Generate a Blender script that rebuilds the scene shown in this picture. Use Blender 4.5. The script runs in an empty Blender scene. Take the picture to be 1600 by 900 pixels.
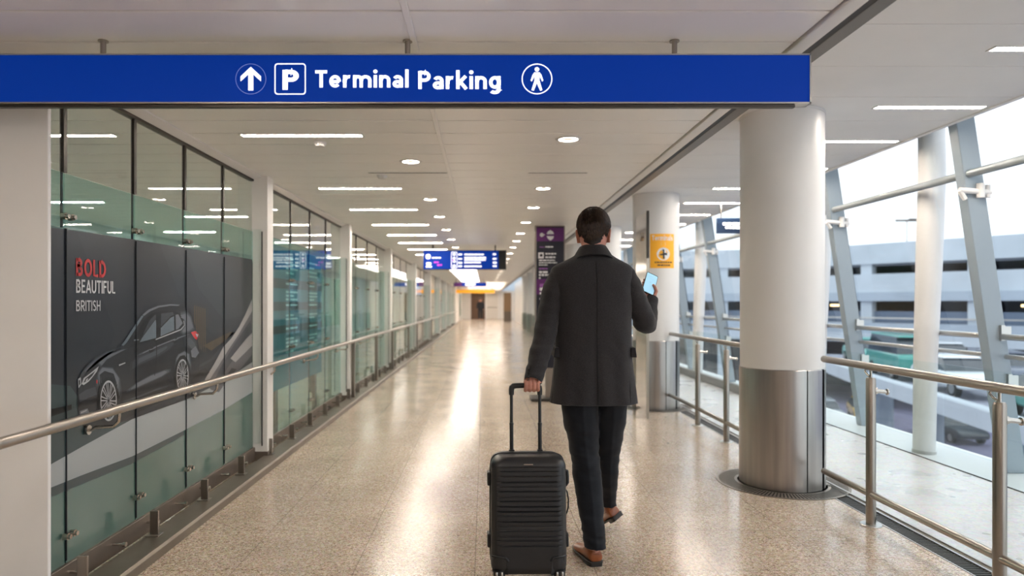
import bpy, bmesh, math, random
from mathutils import Vector, Matrix, noise
random.seed(7)
C = bpy.context.scene.collection
PI = math.pi
KX, VX, VY, EYE = 1067.0, 757.0, 474.0, 1.33      # lens in pixels of the 1600 px frame, vanishing point, eye height

def at(px, py, Y):
    "point on the picture ray at depth Y (survey of the photograph)"
    return Vector(((px - VX) * Y / KX, Y, EYE - (py - VY) * Y / KX))

# ------------------------------------------------------------------ mesh builder
class MB:
    def __init__(s):
        s.v, s.f, s.m = [], [], []
    def add(s, vs, fs, mi=0):
        o = len(s.v)
        s.v += [tuple(p) for p in vs]
        for f in fs:
            s.f.append([i + o for i in f]); s.m.append(mi)
        return s
    def box(s, x0, y0, z0, x1, y1, z1, mi=0):
        vs = [(x0,y0,z0),(x1,y0,z0),(x1,y1,z0),(x0,y1,z0),(x0,y0,z1),(x1,y0,z1),(x1,y1,z1),(x0,y1,z1)]
        return s.add(vs, [(0,3,2,1),(4,5,6,7),(0,1,5,4),(1,2,6,5),(2,3,7,6),(3,0,4,7)], mi)
    def loft(s, rings, cap0=True, cap1=True, mi=0, closed=False):
        n = len(rings[0]); vs = [p for r in rings for p in r]; fs = []
        R = len(rings)
        for i in range(R if closed else R - 1):
            a, b = i * n, ((i + 1) % R) * n
            for k in range(n):
                j = (k + 1) % n
                fs.append((a + k, a + j, b + j, b + k))
        if not closed:
            if cap0: fs.append(tuple(reversed(range(n))))
            if cap1: fs.append(tuple(range((R - 1) * n, R * n)))
        return s.add(vs, fs, mi)
    def tube(s, path, r, n=12, mi=0, caps=True, flat=1.0, up=None, closed=False):
        path = [Vector(p) for p in path]; N = len(path)
        rs = r if isinstance(r, (list, tuple)) else [r] * N
        rings = []; prev = None
        for i, p in enumerate(path):
            if closed: t = path[(i + 1) % N] - path[i - 1]
            else: t = path[min(i + 1, N - 1)] - path[max(i - 1, 0)]
            t.normalize()
            if prev is None:
                u = Vector(up) if up else (Vector((0,0,1)) if abs(t.z) < .9 else Vector((0,1,0)))
                u = (u - t * u.dot(t)).normalized()
            else:
                u = (prev - t * prev.dot(t)).normalized()
            prev = u; w = t.cross(u)
            rings.append([p + (u * math.cos(2*PI*k/n) * flat + w * math.sin(2*PI*k/n)) * rs[i] for k in range(n)])
        return s.loft(rings, caps, caps, mi, closed)
    def cap_tube(s, path, rs, n=12, mi=0, flat=1.0, up=None):
        "tube with rounded ends"
        path = [Vector(p) for p in path]
        a, b = (path[0]-path[1]).normalized(), (path[-1]-path[-2]).normalized()
        P, R = [], []
        for q in (1, .92, .7, .38): P.append(path[0] + a*rs[0]*q); R.append(rs[0]*math.sqrt(max(0.004, 1-q*q)))
        P += path; R += list(rs)
        for q in (.38, .7, .92, 1): P.append(path[-1] + b*rs[-1]*q); R.append(rs[-1]*math.sqrt(max(0.004, 1-q*q)))
        return s.tube(P, R, n, mi, True, flat, up)
    def lathe(s, prof, c=(0,0,0), n=32, mi=0, a0=0, a1=2*PI):
        full = abs(a1 - a0 - 2*PI) < 1e-6
        cx, cy, cz = c; rings = []
        cnt = n if full else n + 1
        for (r, z) in prof:
            rings.append([(cx + r*math.cos(a0+(a1-a0)*k/n), cy + r*math.sin(a0+(a1-a0)*k/n), cz + z) for k in range(cnt)])
        if full: return s.loft(rings, prof[0][0] > 1e-6, prof[-1][0] > 1e-6, mi)
        vs = [p for r in rings for p in r]; fs = []
        for i in range(len(prof)-1):
            for k in range(n): fs.append((i*cnt+k, i*cnt+k+1, (i+1)*cnt+k+1, (i+1)*cnt+k))
        return s.add(vs, fs, mi)
    def disc(s, c, u, v, r, n=32, mi=0, r_in=0, ry=None):
        c, u, v = Vector(c), Vector(u), Vector(v); ry = ry or r
        o = [c + u*math.cos(2*PI*k/n)*r + v*math.sin(2*PI*k/n)*ry for k in range(n)]
        if not r_in: return s.add(o, [tuple(range(n))], mi)
        q = r_in / r
        i_ = [c + (p - c)*q for p in o]
        return s.add(o + i_, [(k, (k+1) % n, n + (k+1) % n, n + k) for k in range(n)], mi)
    def prism(s, pts, d, mi=0):
        "closed outline of points extruded by vector d"
        pts = [Vector(p) for p in pts]; d = Vector(d); n = len(pts)
        fs = [tuple(range(n)), tuple(reversed(range(n, 2*n)))] + [(k, n+k, n+(k+1) % n, (k+1) % n) for k in range(n)]
        return s.add(pts + [p + d for p in pts], fs, mi)
    def sphere(s, c, r, n=12, mi=0, sx=1, sy=1, sz=1):
        m = n // 2
        rings = []
        for i in range(m + 1):
            a = -PI/2 + PI*i/m; cr = max(1e-4, math.cos(a))
            rings.append([(c[0]+sx*r*cr*math.cos(2*PI*k/n), c[1]+sy*r*cr*math.sin(2*PI*k/n), c[2]+sz*r*math.sin(a)) for k in range(n)])
        return s.loft(rings, True, True, mi)
    def build(s, name, mats, parent=None, smooth=None, bevel=0, world=True, recalc=True):
        me = bpy.data.meshes.new(name)
        vs = s.v
        if parent is not None and world:
            o = wloc(parent); vs = [(a-o.x, b-o.y, c-o.z) for a, b, c in vs]
        me.from_pydata(vs, [], s.f)
        mats = mats if isinstance(mats, (list, tuple)) else [mats]
        for m in mats: me.materials.append(m)
        if len(mats) > 1: me.polygons.foreach_set('material_index', s.m)
        if recalc:
            bm = bmesh.new(); bm.from_mesh(me); bmesh.ops.recalc_face_normals(bm, faces=bm.faces); bm.to_mesh(me); bm.free()
        if smooth is not None:
            me.polygons.foreach_set('use_smooth', [True]*len(me.polygons))
            me.set_sharp_from_angle(angle=math.radians(smooth))
        me.update()
        ob = bpy.data.objects.new(name, me); C.objects.link(ob)
        if parent is not None: ob.parent = parent
        if bevel:
            b = ob.modifiers.new('bevel', 'BEVEL'); b.width = bevel; b.segments = 2; b.limit_method = 'ANGLE'; b.angle_limit = math.radians(40)
        return ob

def wloc(o):
    p = Vector((0,0,0))
    while o is not None: p += o.location; o = o.parent
    return p

def tag(o, label=None, cat=None, group=None, kind=None):
    if label: o['label'] = label
    if cat: o['category'] = cat
    if group: o['group'] = group
    if kind: o['kind'] = kind
    return o
def thing(name, label, cat, loc=(0,0,0), group=None):
    o = bpy.data.objects.new(name, None); o.empty_display_size = .1; C.objects.link(o); o.location = loc
    return tag(o, label, cat, group)
def dup(root, loc, label, rz=None):
    r = root.copy(); C.objects.link(r); r.location = loc; r['label'] = label
    if rz is not None: r.rotation_euler = (0, 0, rz)
    for ch in list(root.children):
        c = ch.copy(); C.objects.link(c); c.parent = r
        for g in list(ch.children):
            d = g.copy(); C.objects.link(d); d.parent = c
    return r
ORD = ['first','second','third','fourth','fifth','sixth','seventh','eighth','ninth','tenth','eleventh','twelfth','thirteenth','fourteenth','fifteenth','sixteenth','seventeenth','eighteenth','nineteenth','twentieth']

def put_text(mb, body, o, u, v, w, h, mi=0, bold=.14):
    "fit lettering into a w x h box whose lower-left corner is o, u right, v up"
    vs, fs = text_geo(body, bold)
    x0, x1 = min(p[0] for p in vs), max(p[0] for p in vs); y0, y1 = min(p[1] for p in vs), max(p[1] for p in vs)
    o, u, v = Vector(o), Vector(u), Vector(v)
    mb.add([o + u*((p[0]-x0)/(x1-x0)*w) + v*((p[1]-y0)/(y1-y0)*h) for p in vs], fs, mi)

# ---- lettering drawn with even strokes (cap height 1)
def stroke(pts, w, closed=False):
    n = len(pts); L, R = [], []
    for i, p in enumerate(pts):
        if closed: a, b = pts[i-1], pts[(i+1) % n]
        else: a, b = pts[max(i-1,0)], pts[min(i+1,n-1)]
        dx, dy = b[0]-a[0], b[1]-a[1]; l = math.hypot(dx, dy) or 1
        k = w/2
        if 0 < i < n-1 or closed:
            a2 = pts[i-1]; ux, uy = p[0]-a2[0], p[1]-a2[1]; ul = math.hypot(ux, uy) or 1
            c = (ux*dx+uy*dy)/(ul*l); k = w/2/max(.5, c)
        L.append((p[0]-dy/l*k, p[1]+dx/l*k)); R.append((p[0]+dy/l*k, p[1]-dx/l*k))
    vs = L + R
    fs = [(i, n+i, n+(i+1) % n, (i+1) % n) for i in range(n if closed else n-1)]
    return vs, fs
def arc(cx, cy, rx, ry, a0, a1, n=20):
    return [(cx+rx*math.cos(math.radians(a0+(a1-a0)*k/n)), cy+ry*math.sin(math.radians(a0+(a1-a0)*k/n))) for k in range(n+1)]
def glyph(ch, w):
    "list of (points, closed), advance width"
    h = w/2; X = .72
    def arch(x0, x1): 
        r = (x1-x0)/2; return [(x1, 0)] + arc((x0+x1)/2, X-h-r*.95, r, r*.95, 0, 180, 16)
    S = []; o = lambda p, c=False: S.append((p, c))
    if ch == 'T': o([(0,1-h),(.64,1-h)]); o([(.32,0),(.32,1-h)]); a = .64
    elif ch == 'e': o([(.62-h,.36-h*.2)]+arc(.31,.36,.31-h,.36-h,0,318,34)); o([(h,.36-h*.2),(.62-h,.36-h*.2)]); a = .62
    elif ch == 'r': o([(h,0),(h,X)]); o([(h,.30)]+arc(.33,.36,.33-h,.36-h,180,78,12)); a = .42
    elif ch == 'm': o([(h,0),(h,X)]); o(arch(h,.40+h*.4)); o(arch(.40+h*.4,.80+h)); a = .80+2*h
    elif ch == 'n': o([(h,0),(h,X)]); o(arch(h,.60-h)); a = .60
    elif ch == 'i': o([(h,0),(h,X)]); o(arc(h,.93,.055,.055,0,340,16), True); a = w
    elif ch == 'l': o([(h,0),(h,1.05)]); a = w
    elif ch == 'a': o([(.56-h,0)]+arc(.28,.44,.28-h,.28-h,0,152,18)); o(arc(.27,.21,.27-h,.21-h*.85,0,360,28), False); a = .56
    elif ch == 'k': o([(h,0),(h,1.05)]); o([(h,.27),(.50,X)]); o([(.20,.42),(.53,0)]); a = .58
    elif ch == 'g': o(arc(.30,.37,.30-h,.35-h,0,360,30)); o([(.60-h,X),(.60-h,-.04)]+arc(.30,-.04,.30-h,.24-h,0,-148,16)); a = .60
    elif ch == 's': o(arc(.23,.53,.22-h,.19-h*.9,35,270,16)+arc(.23,.20,.23-h,.20-h*.9,90,-145,16)); a = .46
    elif ch in 'PR':
        o([(h,0),(h,1)]); o([(h,1-h),(.34,1-h)]+arc(.34,.70,.30-h,.30-h,90,-90,16)+[(h,.40+h)]); a = .64
        if ch == 'R': o([(.30,.42),(.60,0)]); a = .66
    elif ch == 'B': o([(h,0),(h,1)]); o([(h,1-h),(.32,1-h)]+arc(.32,.755,.26-h,.245-h,90,-90,14)+[(h,.51+h)]); o([(h,.51+h*.6),(.34,.51+h*.6)]+arc(.34,.275,.30-h,.275-h,90,-90,14)+[(h,h)]); a = .66
    elif ch == 'O': o(arc(.40,.5,.40-h,.51-h,0,360,40)); a = .80
    elif ch == 'L': o([(h,1),(h,h),(.52,h)]); a = .52
    elif ch == 'D': o([(h,0),(h,1)]); o([(h,1-h),(.28,1-h)]+arc(.28,.5,.44-h,.5-h,90,-90,24)+[(h,h)]); a = .72
    elif ch in 'EF':
        o([(h,0),(h,1)]); o([(h,1-h),(.54,1-h)]); o([(h,.52),(.48,.52)]); a = .56
        if ch == 'E': o([(h,h),(.54,h)])
    elif ch == 'A': o([(h*.6,0),(.37,1-h*.3)]); o([(.74-h*.6,0),(.37,1-h*.3)]); o([(.16,.30),(.58,.30)]); a = .74
    elif ch == 'U': o([(h,1)]+arc(.34,.34,.34-h,.35-h,180,360,20)+[(.68-h,1)]); a = .68
    elif ch == 'I': o([(h,0),(h,1)]); a = w
    elif ch == 'S': o(arc(.29,.745,.28-h,.265-h,28,270,20)+arc(.29,.255,.29-h,.265-h,90,-150,20)); a = .58
    elif ch == 'H': o([(h,0),(h,1)]); o([(.66-h,0),(.66-h,1)]); o([(h,.5),(.66-h,.5)]); a = .66
    else: a = .34
    return S, a
def lettering(body, w, gap=.11):
    "2-D strokes of a word: verts, faces (baseline 0, cap height 1)"
    vs, fs = [], []; x = 0
    for ch in body:
        S, a = glyph(ch, w)
        for p, c in S:
            v, f = stroke(p, w if not (ch == 'i' and c) else .115, c); o = len(vs)
            vs += [(q[0]+x, q[1]) for q in v]; fs += [tuple(i+o for i in g) for g in f]
        x += a + gap
    return vs, fs
def text_geo(body, bold=.14, spacing=1): return lettering(body, bold)

# ------------------------------------------------------------------ materials
def lin(c):
    return tuple(((x/255)/12.92 if x/255 <= .04045 else ((x/255+.055)/1.055)**2.4) for x in c)
def mat(name, rgb, rough=.5, metal=0, emit=0, emit_rgb=None, spec=.5, sheen=0, coat=0, noise_amt=0, noise_scale=20, bump=0, bump_scale=200, stretch=(1,1,1), alpha=None):
    m = bpy.data.materials.new(name); m.use_nodes = True
    nt = m.node_tree; b = nt.nodes['Principled BSDF']; L = nt.links.new
    col = (*lin(rgb), 1)
    b.inputs['Base Color'].default_value = col
    b.inputs['Roughness'].default_value = rough; b.inputs['Metallic'].default_value = metal
    b.inputs['Specular IOR Level'].default_value = spec
    if sheen: b.inputs['Sheen Weight'].default_value = sheen; b.inputs['Sheen Roughness'].default_value = .5
    if coat: b.inputs['Coat Weight'].default_value = coat; b.inputs['Coat Roughness'].default_value = .08
    if emit:
        b.inputs['Emission Color'].default_value = (*lin(emit_rgb or rgb), 1); b.inputs['Emission Strength'].default_value = emit
    if noise_amt or bump:
        tc = nt.nodes.new('ShaderNodeTexCoord'); mp = nt.nodes.new('ShaderNodeMapping'); mp.inputs['Scale'].default_value = stretch
        L(tc.outputs['Object'], mp.inputs['Vector'])
    if noise_amt:
        n = nt.nodes.new('ShaderNodeTexNoise'); n.inputs['Scale'].default_value = noise_scale; n.inputs['Detail'].default_value = 4
        L(mp.outputs[0], n.inputs['Vector'])
        r = nt.nodes.new('ShaderNodeMapRange'); r.inputs[1].default_value = .3; r.inputs[2].default_value = .7
        r.inputs[3].default_value = 1-noise_amt; r.inputs[4].default_value = 1+noise_amt
        L(n.outputs[0], r.inputs[0])
        mx = nt.nodes.new('ShaderNodeMix'); mx.data_type = 'RGBA'; mx.blend_type = 'MULTIPLY'; mx.inputs[0].default_value = 1
        mx.inputs[6].default_value = col; L(r.outputs[0], mx.inputs[7]); L(mx.outputs[2], b.inputs['Base Color'])
    if bump:
        n2 = nt.nodes.new('ShaderNodeTexNoise'); n2.inputs['Scale'].default_value = bump_scale; n2.inputs['Detail'].default_value = 3
        L(mp.outputs[0], n2.inputs['Vector'])
        bp = nt.nodes.new('ShaderNodeBump'); bp.inputs['Strength'].default_value = bump; bp.inputs['Distance'].default_value = .01
        L(n2.outputs[0], bp.inputs['Height']); L(bp.outputs[0], b.inputs['Normal'])
    return m

def glass_mat(name, tint, refl=1.8, rough=0.0, haze=0.0, haze_rgb=(120,150,142)):
    "thin architectural pane: tinted see-through + mirror by Fresnel, optional frosting"
    m = bpy.data.materials.new(name); m.use_nodes = True
    nt = m.node_tree; nt.nodes.clear(); L = nt.links.new
    out = nt.nodes.new('ShaderNodeOutputMaterial'); tr = nt.nodes.new('ShaderNodeBsdfTransparent'); gl = nt.nodes.new('ShaderNodeBsdfGlossy')
    tr.inputs[0].default_value = (*tint, 1); gl.inputs['Roughness'].default_value = rough; gl.inputs[0].default_value = (1,1,1,1)
    fr = nt.nodes.new('ShaderNodeFresnel'); fr.inputs[0].default_value = 1.5
    mu = nt.nodes.new('ShaderNodeMath'); mu.operation = 'MULTIPLY'; mu.inputs[1].default_value = refl; mu.use_clamp = True
    geo = nt.nodes.new('ShaderNodeNewGeometry'); inv = nt.nodes.new('ShaderNodeMath'); inv.operation = 'SUBTRACT'; inv.inputs[0].default_value = 1
    L(geo.outputs['Backfacing'], inv.inputs[1])
    m2 = nt.nodes.new('ShaderNodeMath'); m2.operation = 'MULTIPLY'
    L(fr.outputs[0], mu.inputs[0]); L(mu.outputs[0], m2.inputs[0]); L(inv.outputs[0], m2.inputs[1])
    base = tr.outputs[0]
    if haze:
        df = nt.nodes.new('ShaderNodeBsdfDiffuse'); df.inputs[0].default_value = (*lin(haze_rgb), 1)
        mh = nt.nodes.new('ShaderNodeMixShader'); mh.inputs[0].default_value = haze
        L(tr.outputs[0], mh.inputs[1]); L(df.outputs[0], mh.inputs[2]); base = mh.outputs[0]
    mx = nt.nodes.new('ShaderNodeMixShader')
    L(m2.outputs[0], mx.inputs[0]); L(base, mx.inputs[1]); L(gl.outputs[0], mx.inputs[2]); L(mx.outputs[0], out.inputs[0])
    return m

def floor_mat(name, cols, tile, off, rough, scale=70):
    m = bpy.data.materials.new(name); m.use_nodes = True
    nt = m.node_tree; b = nt.nodes['Principled BSDF']; L = nt.links.new; N = nt.nodes.new
    geo = N('ShaderNodeNewGeometry')
    n1 = N('ShaderNodeTexNoise'); n1.inputs['Scale'].default_value = scale; n1.inputs['Detail'].default_value = 2; n1.inputs['Distortion'].default_value = 1.6
    n2 = N('ShaderNodeTexNoise'); n2.inputs['Scale'].default_value = 2.2; n2.inputs['Detail'].default_value = 3
    v = N('ShaderNodeTexVoronoi'); v.inputs['Scale'].default_value = scale*1.3
    for n in (n1, n2, v): L(geo.outputs['Position'], n.inputs['Vector'])
    r = N('ShaderNodeValToRGB'); e = r.color_ramp.elements
    e[0].position = .34; e[0].color = (*lin(cols[0]), 1); e[1].position = .66; e[1].color = (*lin(cols[2]), 1)
    q = e.new(.5); q.color = (*lin(cols[1]), 1)
    L(n1.outputs[0], r.inputs[0])
    hs = N('ShaderNodeMix'); hs.data_type = 'RGBA'; hs.blend_type = 'SOFT_LIGHT'; hs.inputs[0].default_value = .45
    L(r.outputs[0], hs.inputs[6]); L(v.outputs['Color'], hs.inputs[7])
    bw = N('ShaderNodeMix'); bw.data_type = 'RGBA'; bw.inputs[0].default_value = .65; L(hs.outputs[2], bw.inputs[6]); L(r.outputs[0], bw.inputs[7])
    lo = N('ShaderNodeMapRange'); lo.inputs[1].default_value = .3; lo.inputs[2].default_value = .7; lo.inputs[3].default_value = .9; lo.inputs[4].default_value = 1.08
    L(n2.outputs[0], lo.inputs[0])
    ml = N('ShaderNodeMix'); ml.data_type = 'RGBA'; ml.blend_type = 'MULTIPLY'; ml.inputs[0].default_value = 1; L(bw.outputs[2], ml.inputs[6]); L(lo.outputs[0], ml.inputs[7])
    sp = N('ShaderNodeSeparateXYZ'); L(geo.outputs['Position'], sp.inputs[0])
    mask = None
    for ax in (0, 1):
        a = N('ShaderNodeMath'); a.operation = 'ADD'; a.inputs[1].default_value = off[ax] + 50*tile; L(sp.outputs[ax], a.inputs[0])
        d = N('ShaderNodeMath'); d.operation = 'MODULO'; d.inputs[1].default_value = tile; L(a.outputs[0], d.inputs[0])
        c = N('ShaderNodeMath'); c.operation = 'LESS_THAN'; c.inputs[1].default_value = .0045; L(d.outputs[0], c.inputs[0])
        if mask is None: mask = c
        else:
            mm = N('ShaderNodeMath'); mm.operation = 'MAXIMUM'; L(mask.outputs[0], mm.inputs[0]); L(c.outputs[0], mm.inputs[1]); mask = mm
    ms = N('ShaderNodeMath'); ms.operation = 'MULTIPLY'; ms.inputs[1].default_value = .62; L(mask.outputs[0], ms.inputs[0])
    jt = N('ShaderNodeMix'); jt.data_type = 'RGBA'; L(ms.outputs[0], jt.inputs[0]); L(ml.outputs[2], jt.inputs[6]); jt.inputs[7].default_value = (*lin((96,84,74)), 1)
    L(jt.outputs[2], b.inputs['Base Color'])
    b.inputs['Roughness'].default_value = rough; b.inputs['Specular IOR Level'].default_value = .6
    rr = N('ShaderNodeMapRange'); rr.inputs[1].default_value = .3; rr.inputs[2].default_value = .7; rr.inputs[3].default_value = rough*.8; rr.inputs[4].default_value = rough*1.25
    L(n2.outputs[0], rr.inputs[0]); L(rr.outputs[0], b.inputs['Roughness'])
    return m

M = {}
def defmats():
    M['floor'] = floor_mat('terrazzo floor', [(126,107,90),(186,168,149),(218,204,188)], .6, (.65+.6*20, .2), .17)
    M['walk'] = floor_mat('pale walkway floor', [(176,180,182),(188,191,193),(196,199,200)], 1.2, (0,.3), .3, 30)
    M['ceiling'] = mat('warm white ceiling metal', (252,249,244), .34, spec=.7, noise_amt=.03, noise_scale=2)
    M['soffit'] = mat('white soffit paint', (234,231,226), .45, noise_amt=.03, noise_scale=2)
    M['void'] = mat('dark void', (26,24,22), .9)
    M['white'] = mat('white paint', (232,229,225), .4, noise_amt=.02, noise_scale=3)
    M['column'] = mat('white column paint', (216,214,212), .35, noise_amt=.025, noise_scale=3)
    M['pillar'] = mat('grey white plaster', (238,235,233), .6, noise_amt=.03, noise_scale=3)
    M['alu'] = mat('satin aluminium', (190,188,184), .3, 1)
    M['steel'] = mat('brushed steel', (158,150,142), .3, 1, noise_amt=.12, noise_scale=9, stretch=(1,1,.05))
    M['clad'] = mat('brushed steel cladding', (172,166,162), .3, 1, noise_amt=.2, noise_scale=14, stretch=(1,1,.04))
    M['rail'] = mat('satin steel rail', (168,162,155), .3, 1)
    M['kick'] = mat('bronze tinted steel', (128,116,106), .4, .55, noise_amt=.1, noise_scale=6)
    M['kerb'] = mat('kerb steel', (140,132,122), .38, .9, noise_amt=.1, noise_scale=5)
    M['bolt'] = mat('polished fitting', (190,184,176), .22, 1)
    M['black'] = mat('black gasket', (22,23,24), .6)
    M['grate'] = mat('grating steel', (88,84,80), .4, 1)
    M['glass'] = glass_mat('clear screen glass', (.955,.975,.97), 2.0)
    M['glass_low'] = glass_mat('green tinted screen glass', (.77,.925,.925), 1.1)
    M['glass_out'] = glass_mat('facade glass', (.97,.988,.992), .8)
    M['fin'] = glass_mat('pale green glass', (.965,.985,.98), 1.0)
    M['lamp'] = mat('lamp diffuser', (255,240,218), .5, emit=66, emit_rgb=(255,243,228))
    M['spot'] = mat('downlight lens', (255,240,220), .5, emit=34, emit_rgb=(255,240,222))
    M['panel_light'] = mat('luminous ceiling', (255,245,230), .5, emit=2.6, emit_rgb=(255,246,236))
    M['sign_blue'] = mat('blue sign face', (0,42,124), .55, spec=.15, emit=.34, emit_rgb=(0,52,156))
    M['sign_white'] = mat('white backlit lettering', (245,247,250), .5, emit=.75, emit_rgb=(245,248,255))
    M['sign_faint'] = mat('thin blue white line', (110,130,200), .5, emit=.3)
    M['yellow'] = mat('yellow sign', (240,170,40), .5, emit=.25)
    M['navy'] = mat('navy sign', (22,50,84), .4)
    M['purple'] = mat('purple print', (92,28,104), .35)
    M['dark_print'] = mat('dark print', (24,26,42), .35)
    M['white_print'] = mat('white print', (226,226,230), .4)
    M['lilac_print'] = mat('lilac print', (150,90,170), .4)
    M['pink_print'] = mat('magenta glow print', (200,60,200), .4, emit=.3)
    M['black_print'] = mat('black print', (20,24,34), .5)
    M['wood'] = mat('brown timber door', (92,66,46), .5)
defmats()
XG = -1.95           # plane of the glass screens on the left
HC = 2.40            # corridor ceiling
HO = 2.72            # outer ceiling
YEND = 58.0
# ================================================================== setting
def struct(name, mb, m, **k):
    o = mb.build(name, m, None, **k); o['kind'] = 'structure'; return o
struct('floor', MB().box(-5.2, -5, -.3, 2.385, YEND+2, 0), M['floor'])
struct('floor', MB().box(2.56, -5, -.3, 3.775, 36, 0), M['walk'])
struct('floor', MB().box(3.785, -5, -.34, 4.30, 36, 0.004), mat('white sill', (200,203,205), .4))
struct('trim_1', MB().box(3.775, -5, -.3, 3.785, 36, .006), M['black'])
struct('floor', MB().box(2.385, -5, -.3, 2.56, 36, -.02), M['void'])
# ceiling of narrow metal planks with open joints
mb = MB()
y = -5.0
while y < YEND + 2:
    for (xa, xb) in ((-5.2, -.302), (-.276, 1.27)):
        mb.box(xa, y+.006, HC, xb, y+.294, HC+.02)
    y += .3
struct('ceiling', mb, M['ceiling'], bevel=.003)
struct('ceiling', MB().box(-5.2, -5, HC+.03, 1.36, YEND+2, HC+.06), M['void'])
struct('trim_2', MB().box(-.302, -5, HC-.004, -.276, YEND+2, HC+.02), M['ceiling'], bevel=.003)
struct('trim_3', MB().box(1.277, -5, HC-.012, 1.345, YEND+2, HC+.03), M['white'], bevel=.004)
struct('trim_4', MB().box(1.385, -5, HC-.002, 1.455, YEND+2, HC+.1), mat('grey channel', (120,112,104), .4, .6), bevel=.003)
mb = MB()
mb.prism([(1.456,-5,HC),(1.88,-5,HO),(1.88,-5,HO+.05),(1.456,-5,HC+.05)], (0, YEND+7, 0))
y = -5.0
while y < 36:
    mb.box(1.88, y+.003, HO, 3.58, y+.597, HO+.02); y += .6
mb.box(3.58, -5, HO-.01, 3.62, 36, HO+.28)
struct('ceiling', mb, M['soffit'])
struct('ceiling', MB().box(1.5, -5, HO+.04, 3.62, 36, HO+.28), M['void'])
struct('wall_back', MB().box(-5.2, -5.2, -.3, 4.3, -5, 3), M['pillar'])
struct('wall_left', MB().box(-3.6, 2.95, 0, -1.885, 2.972, HC), M['pillar'], bevel=.004)
struct('wall_left', MB().box(-5.3, -5, 0, -5.2, 45, HC), mat('sea green wall', (206,218,214), .6, noise_amt=.15, noise_scale=.6))
struct('wall_far', MB().box(-5.2, YEND, 0, 5, YEND+.2, HC), M['white'])
struct('wall_left', MB().box(-5.3, 45, 0, -1.9, YEND, HC), M['white'])
struct('wall_right', MB().box(2.55, 36, -.3, 2.75, YEND, 3), M['white'])
struct('wall_right', MB().box(2.55, 36, -.3, 4.5, 36.2, 3), M['white'])
# low upstand along the far sill
struct('trim_5', MB().box(3.70, 9.9, 0, 3.772, 36, .13), mat('upstand grey', (120,122,122), .5), bevel=.01)

# ================================================================== left glass screens
posts = [5.716, 9.206, 13.25, 18.1, 23.1, 28.0, 32.6, 37.0, 41.2]
starts = [2.985] + [p + .16 for p in posts]
joints = {0: [3.157, 3.79, 4.427, 5.075], 1: [6.844, 7.594, 8.356]}
P = .134
def clip(mb, y, z, d=0.0):
    "pair of patch fittings either side of a joint with a through bolt"
    for s in (-1, 1):
        mb.tube([(XG+.0122+d, y+s*.026, z), (XG+.034+d, y+s*.026, z)], .016, 10)
        mb.tube([(XG+.034+d, y+s*.026, z), (XG+.046+d, y+s*.026, z)], .011, 10)
    mb.box(XG+.016+d, y-.03, z-.006, XG+.024+d, y+.03, z+.006)
NB = len(posts)
for b in range(NB):
    y0, y1 = starts[b], posts[b]
    n = 4
    js = joints.get(b) or [y0 + (y1-y0)*k/n for k in range(1, n)]
    t = thing('glass_screen', f'{ORD[b]} bay of tall glass panels along the corridor, counting from the car poster', 'glass screen', (XG, (y0+y1)/2, 0), 'glass screen bays along the corridor')
    ed = [y0] + js + [y1]
    for k in range(len(ed)-1):
        a, c = ed[k]+.006, ed[k+1]-.006
        if c - a < .05: continue
        MB().box(XG-.006, a, 1.935, XG+.006, c, 2.352).build('upper_pane', M['glass'], t)
        if b > 0:
            MB().box(XG-.006, a, .127, XG+.012, c, 1.93).build('lower_pane', M['glass_low'], t)
        else:
            MB().box(XG-.006, a, 1.68, XG+.012, c, 1.93).build('lower_pane', M['glass_low'], t)
            MB().box(XG-.012, a, .127, XG+.012, c, 1.678).build('printed_pane', mat('green backed glass', (84,112,104), .16, spec=.5, coat=.4, noise_amt=.08, noise_scale=1.5), t)
    for j in js:
        MB().box(XG-.008, j-.006, .03, XG-.002, j+.006, 2.352).build('seal', M['black'], t)
        MB().box(XG-.006, j-.013, 1.935, XG+.013, j+.013, 2.352).build('mullion', mat('dark bronze', (58,54,50), .4, .7), t)
    # patch fittings
    if b < 5:
        for j in js:
            for z in ((1.56 if b else 1.73), .90 if b else .78, .26):
                cm = MB(); clip(cm, j, z, 0 if b or z > 1.7 else .009); cm.build('patch_fitting', M['bolt'], t, smooth=40)
    MB().box(XG+.005, y0, .02, XG+.03, y1, .127).build('kick_plate', M['kick'], t, bevel=.003)
    MB().box(XG-.02, y0, 2.352, XG+.02, y1, 2.368).build('head_channel', mat('bronze channel', (70,62,54), .4, .6), t)
    yy = y0 + .18
    while yy < y1 - .1 and b < 5:
        bm_ = MB(); bm_.tube([(XG+.03, yy, .085), (XG+.085, yy, .085)], .007, 8); bm_.tube([(XG+.085, yy, .085), (XG+.1, yy, .085)], .013, 10)
        bm_.build('peg', M['bolt'], t, smooth=40); yy += .36
    # ceiling cove over the bay
    cv = MB().prism([(-1.865, y0, HC-.001), (-1.865, y0, HC-.012), (-1.925, y0, HC-.032), (-1.985, y0, HC-.032), (-1.985, y0, HC-.001)], (0, y1-y0, 0))
    tag(cv.build('cove_beam', M['white'], bevel=.002), f'white sloping ceiling beam over the {ORD[b]} glass bay, counting from the car poster', 'beam', 'beams over the glass bays')
for b, py in enumerate(posts):
    t = thing('wall_post', f'{ORD[b]} square white post between glass bays, counting from the car poster', 'post', (XG+P/2, py+.08, 0), 'white posts of the glass wall')
    MB().box(XG, py, .085, XG+P, py+.155, HC-.001).build('shaft', M['white'], t, bevel=.004)
    MB().box(XG-.004, py-.006, 0, XG+P+.006, py+.162, .09).build('base_box', M['kick'], t, bevel=.003)
    MB().box(XG+.003, py-.018, .16, XG+.088, py-.008, 1.95).build('glass_fin', M['fin'], t)
    MB().box(XG+.089, py-.018, .14, XG+.094, py-.001, 1.93).build('seal', M['black'], t)

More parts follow.
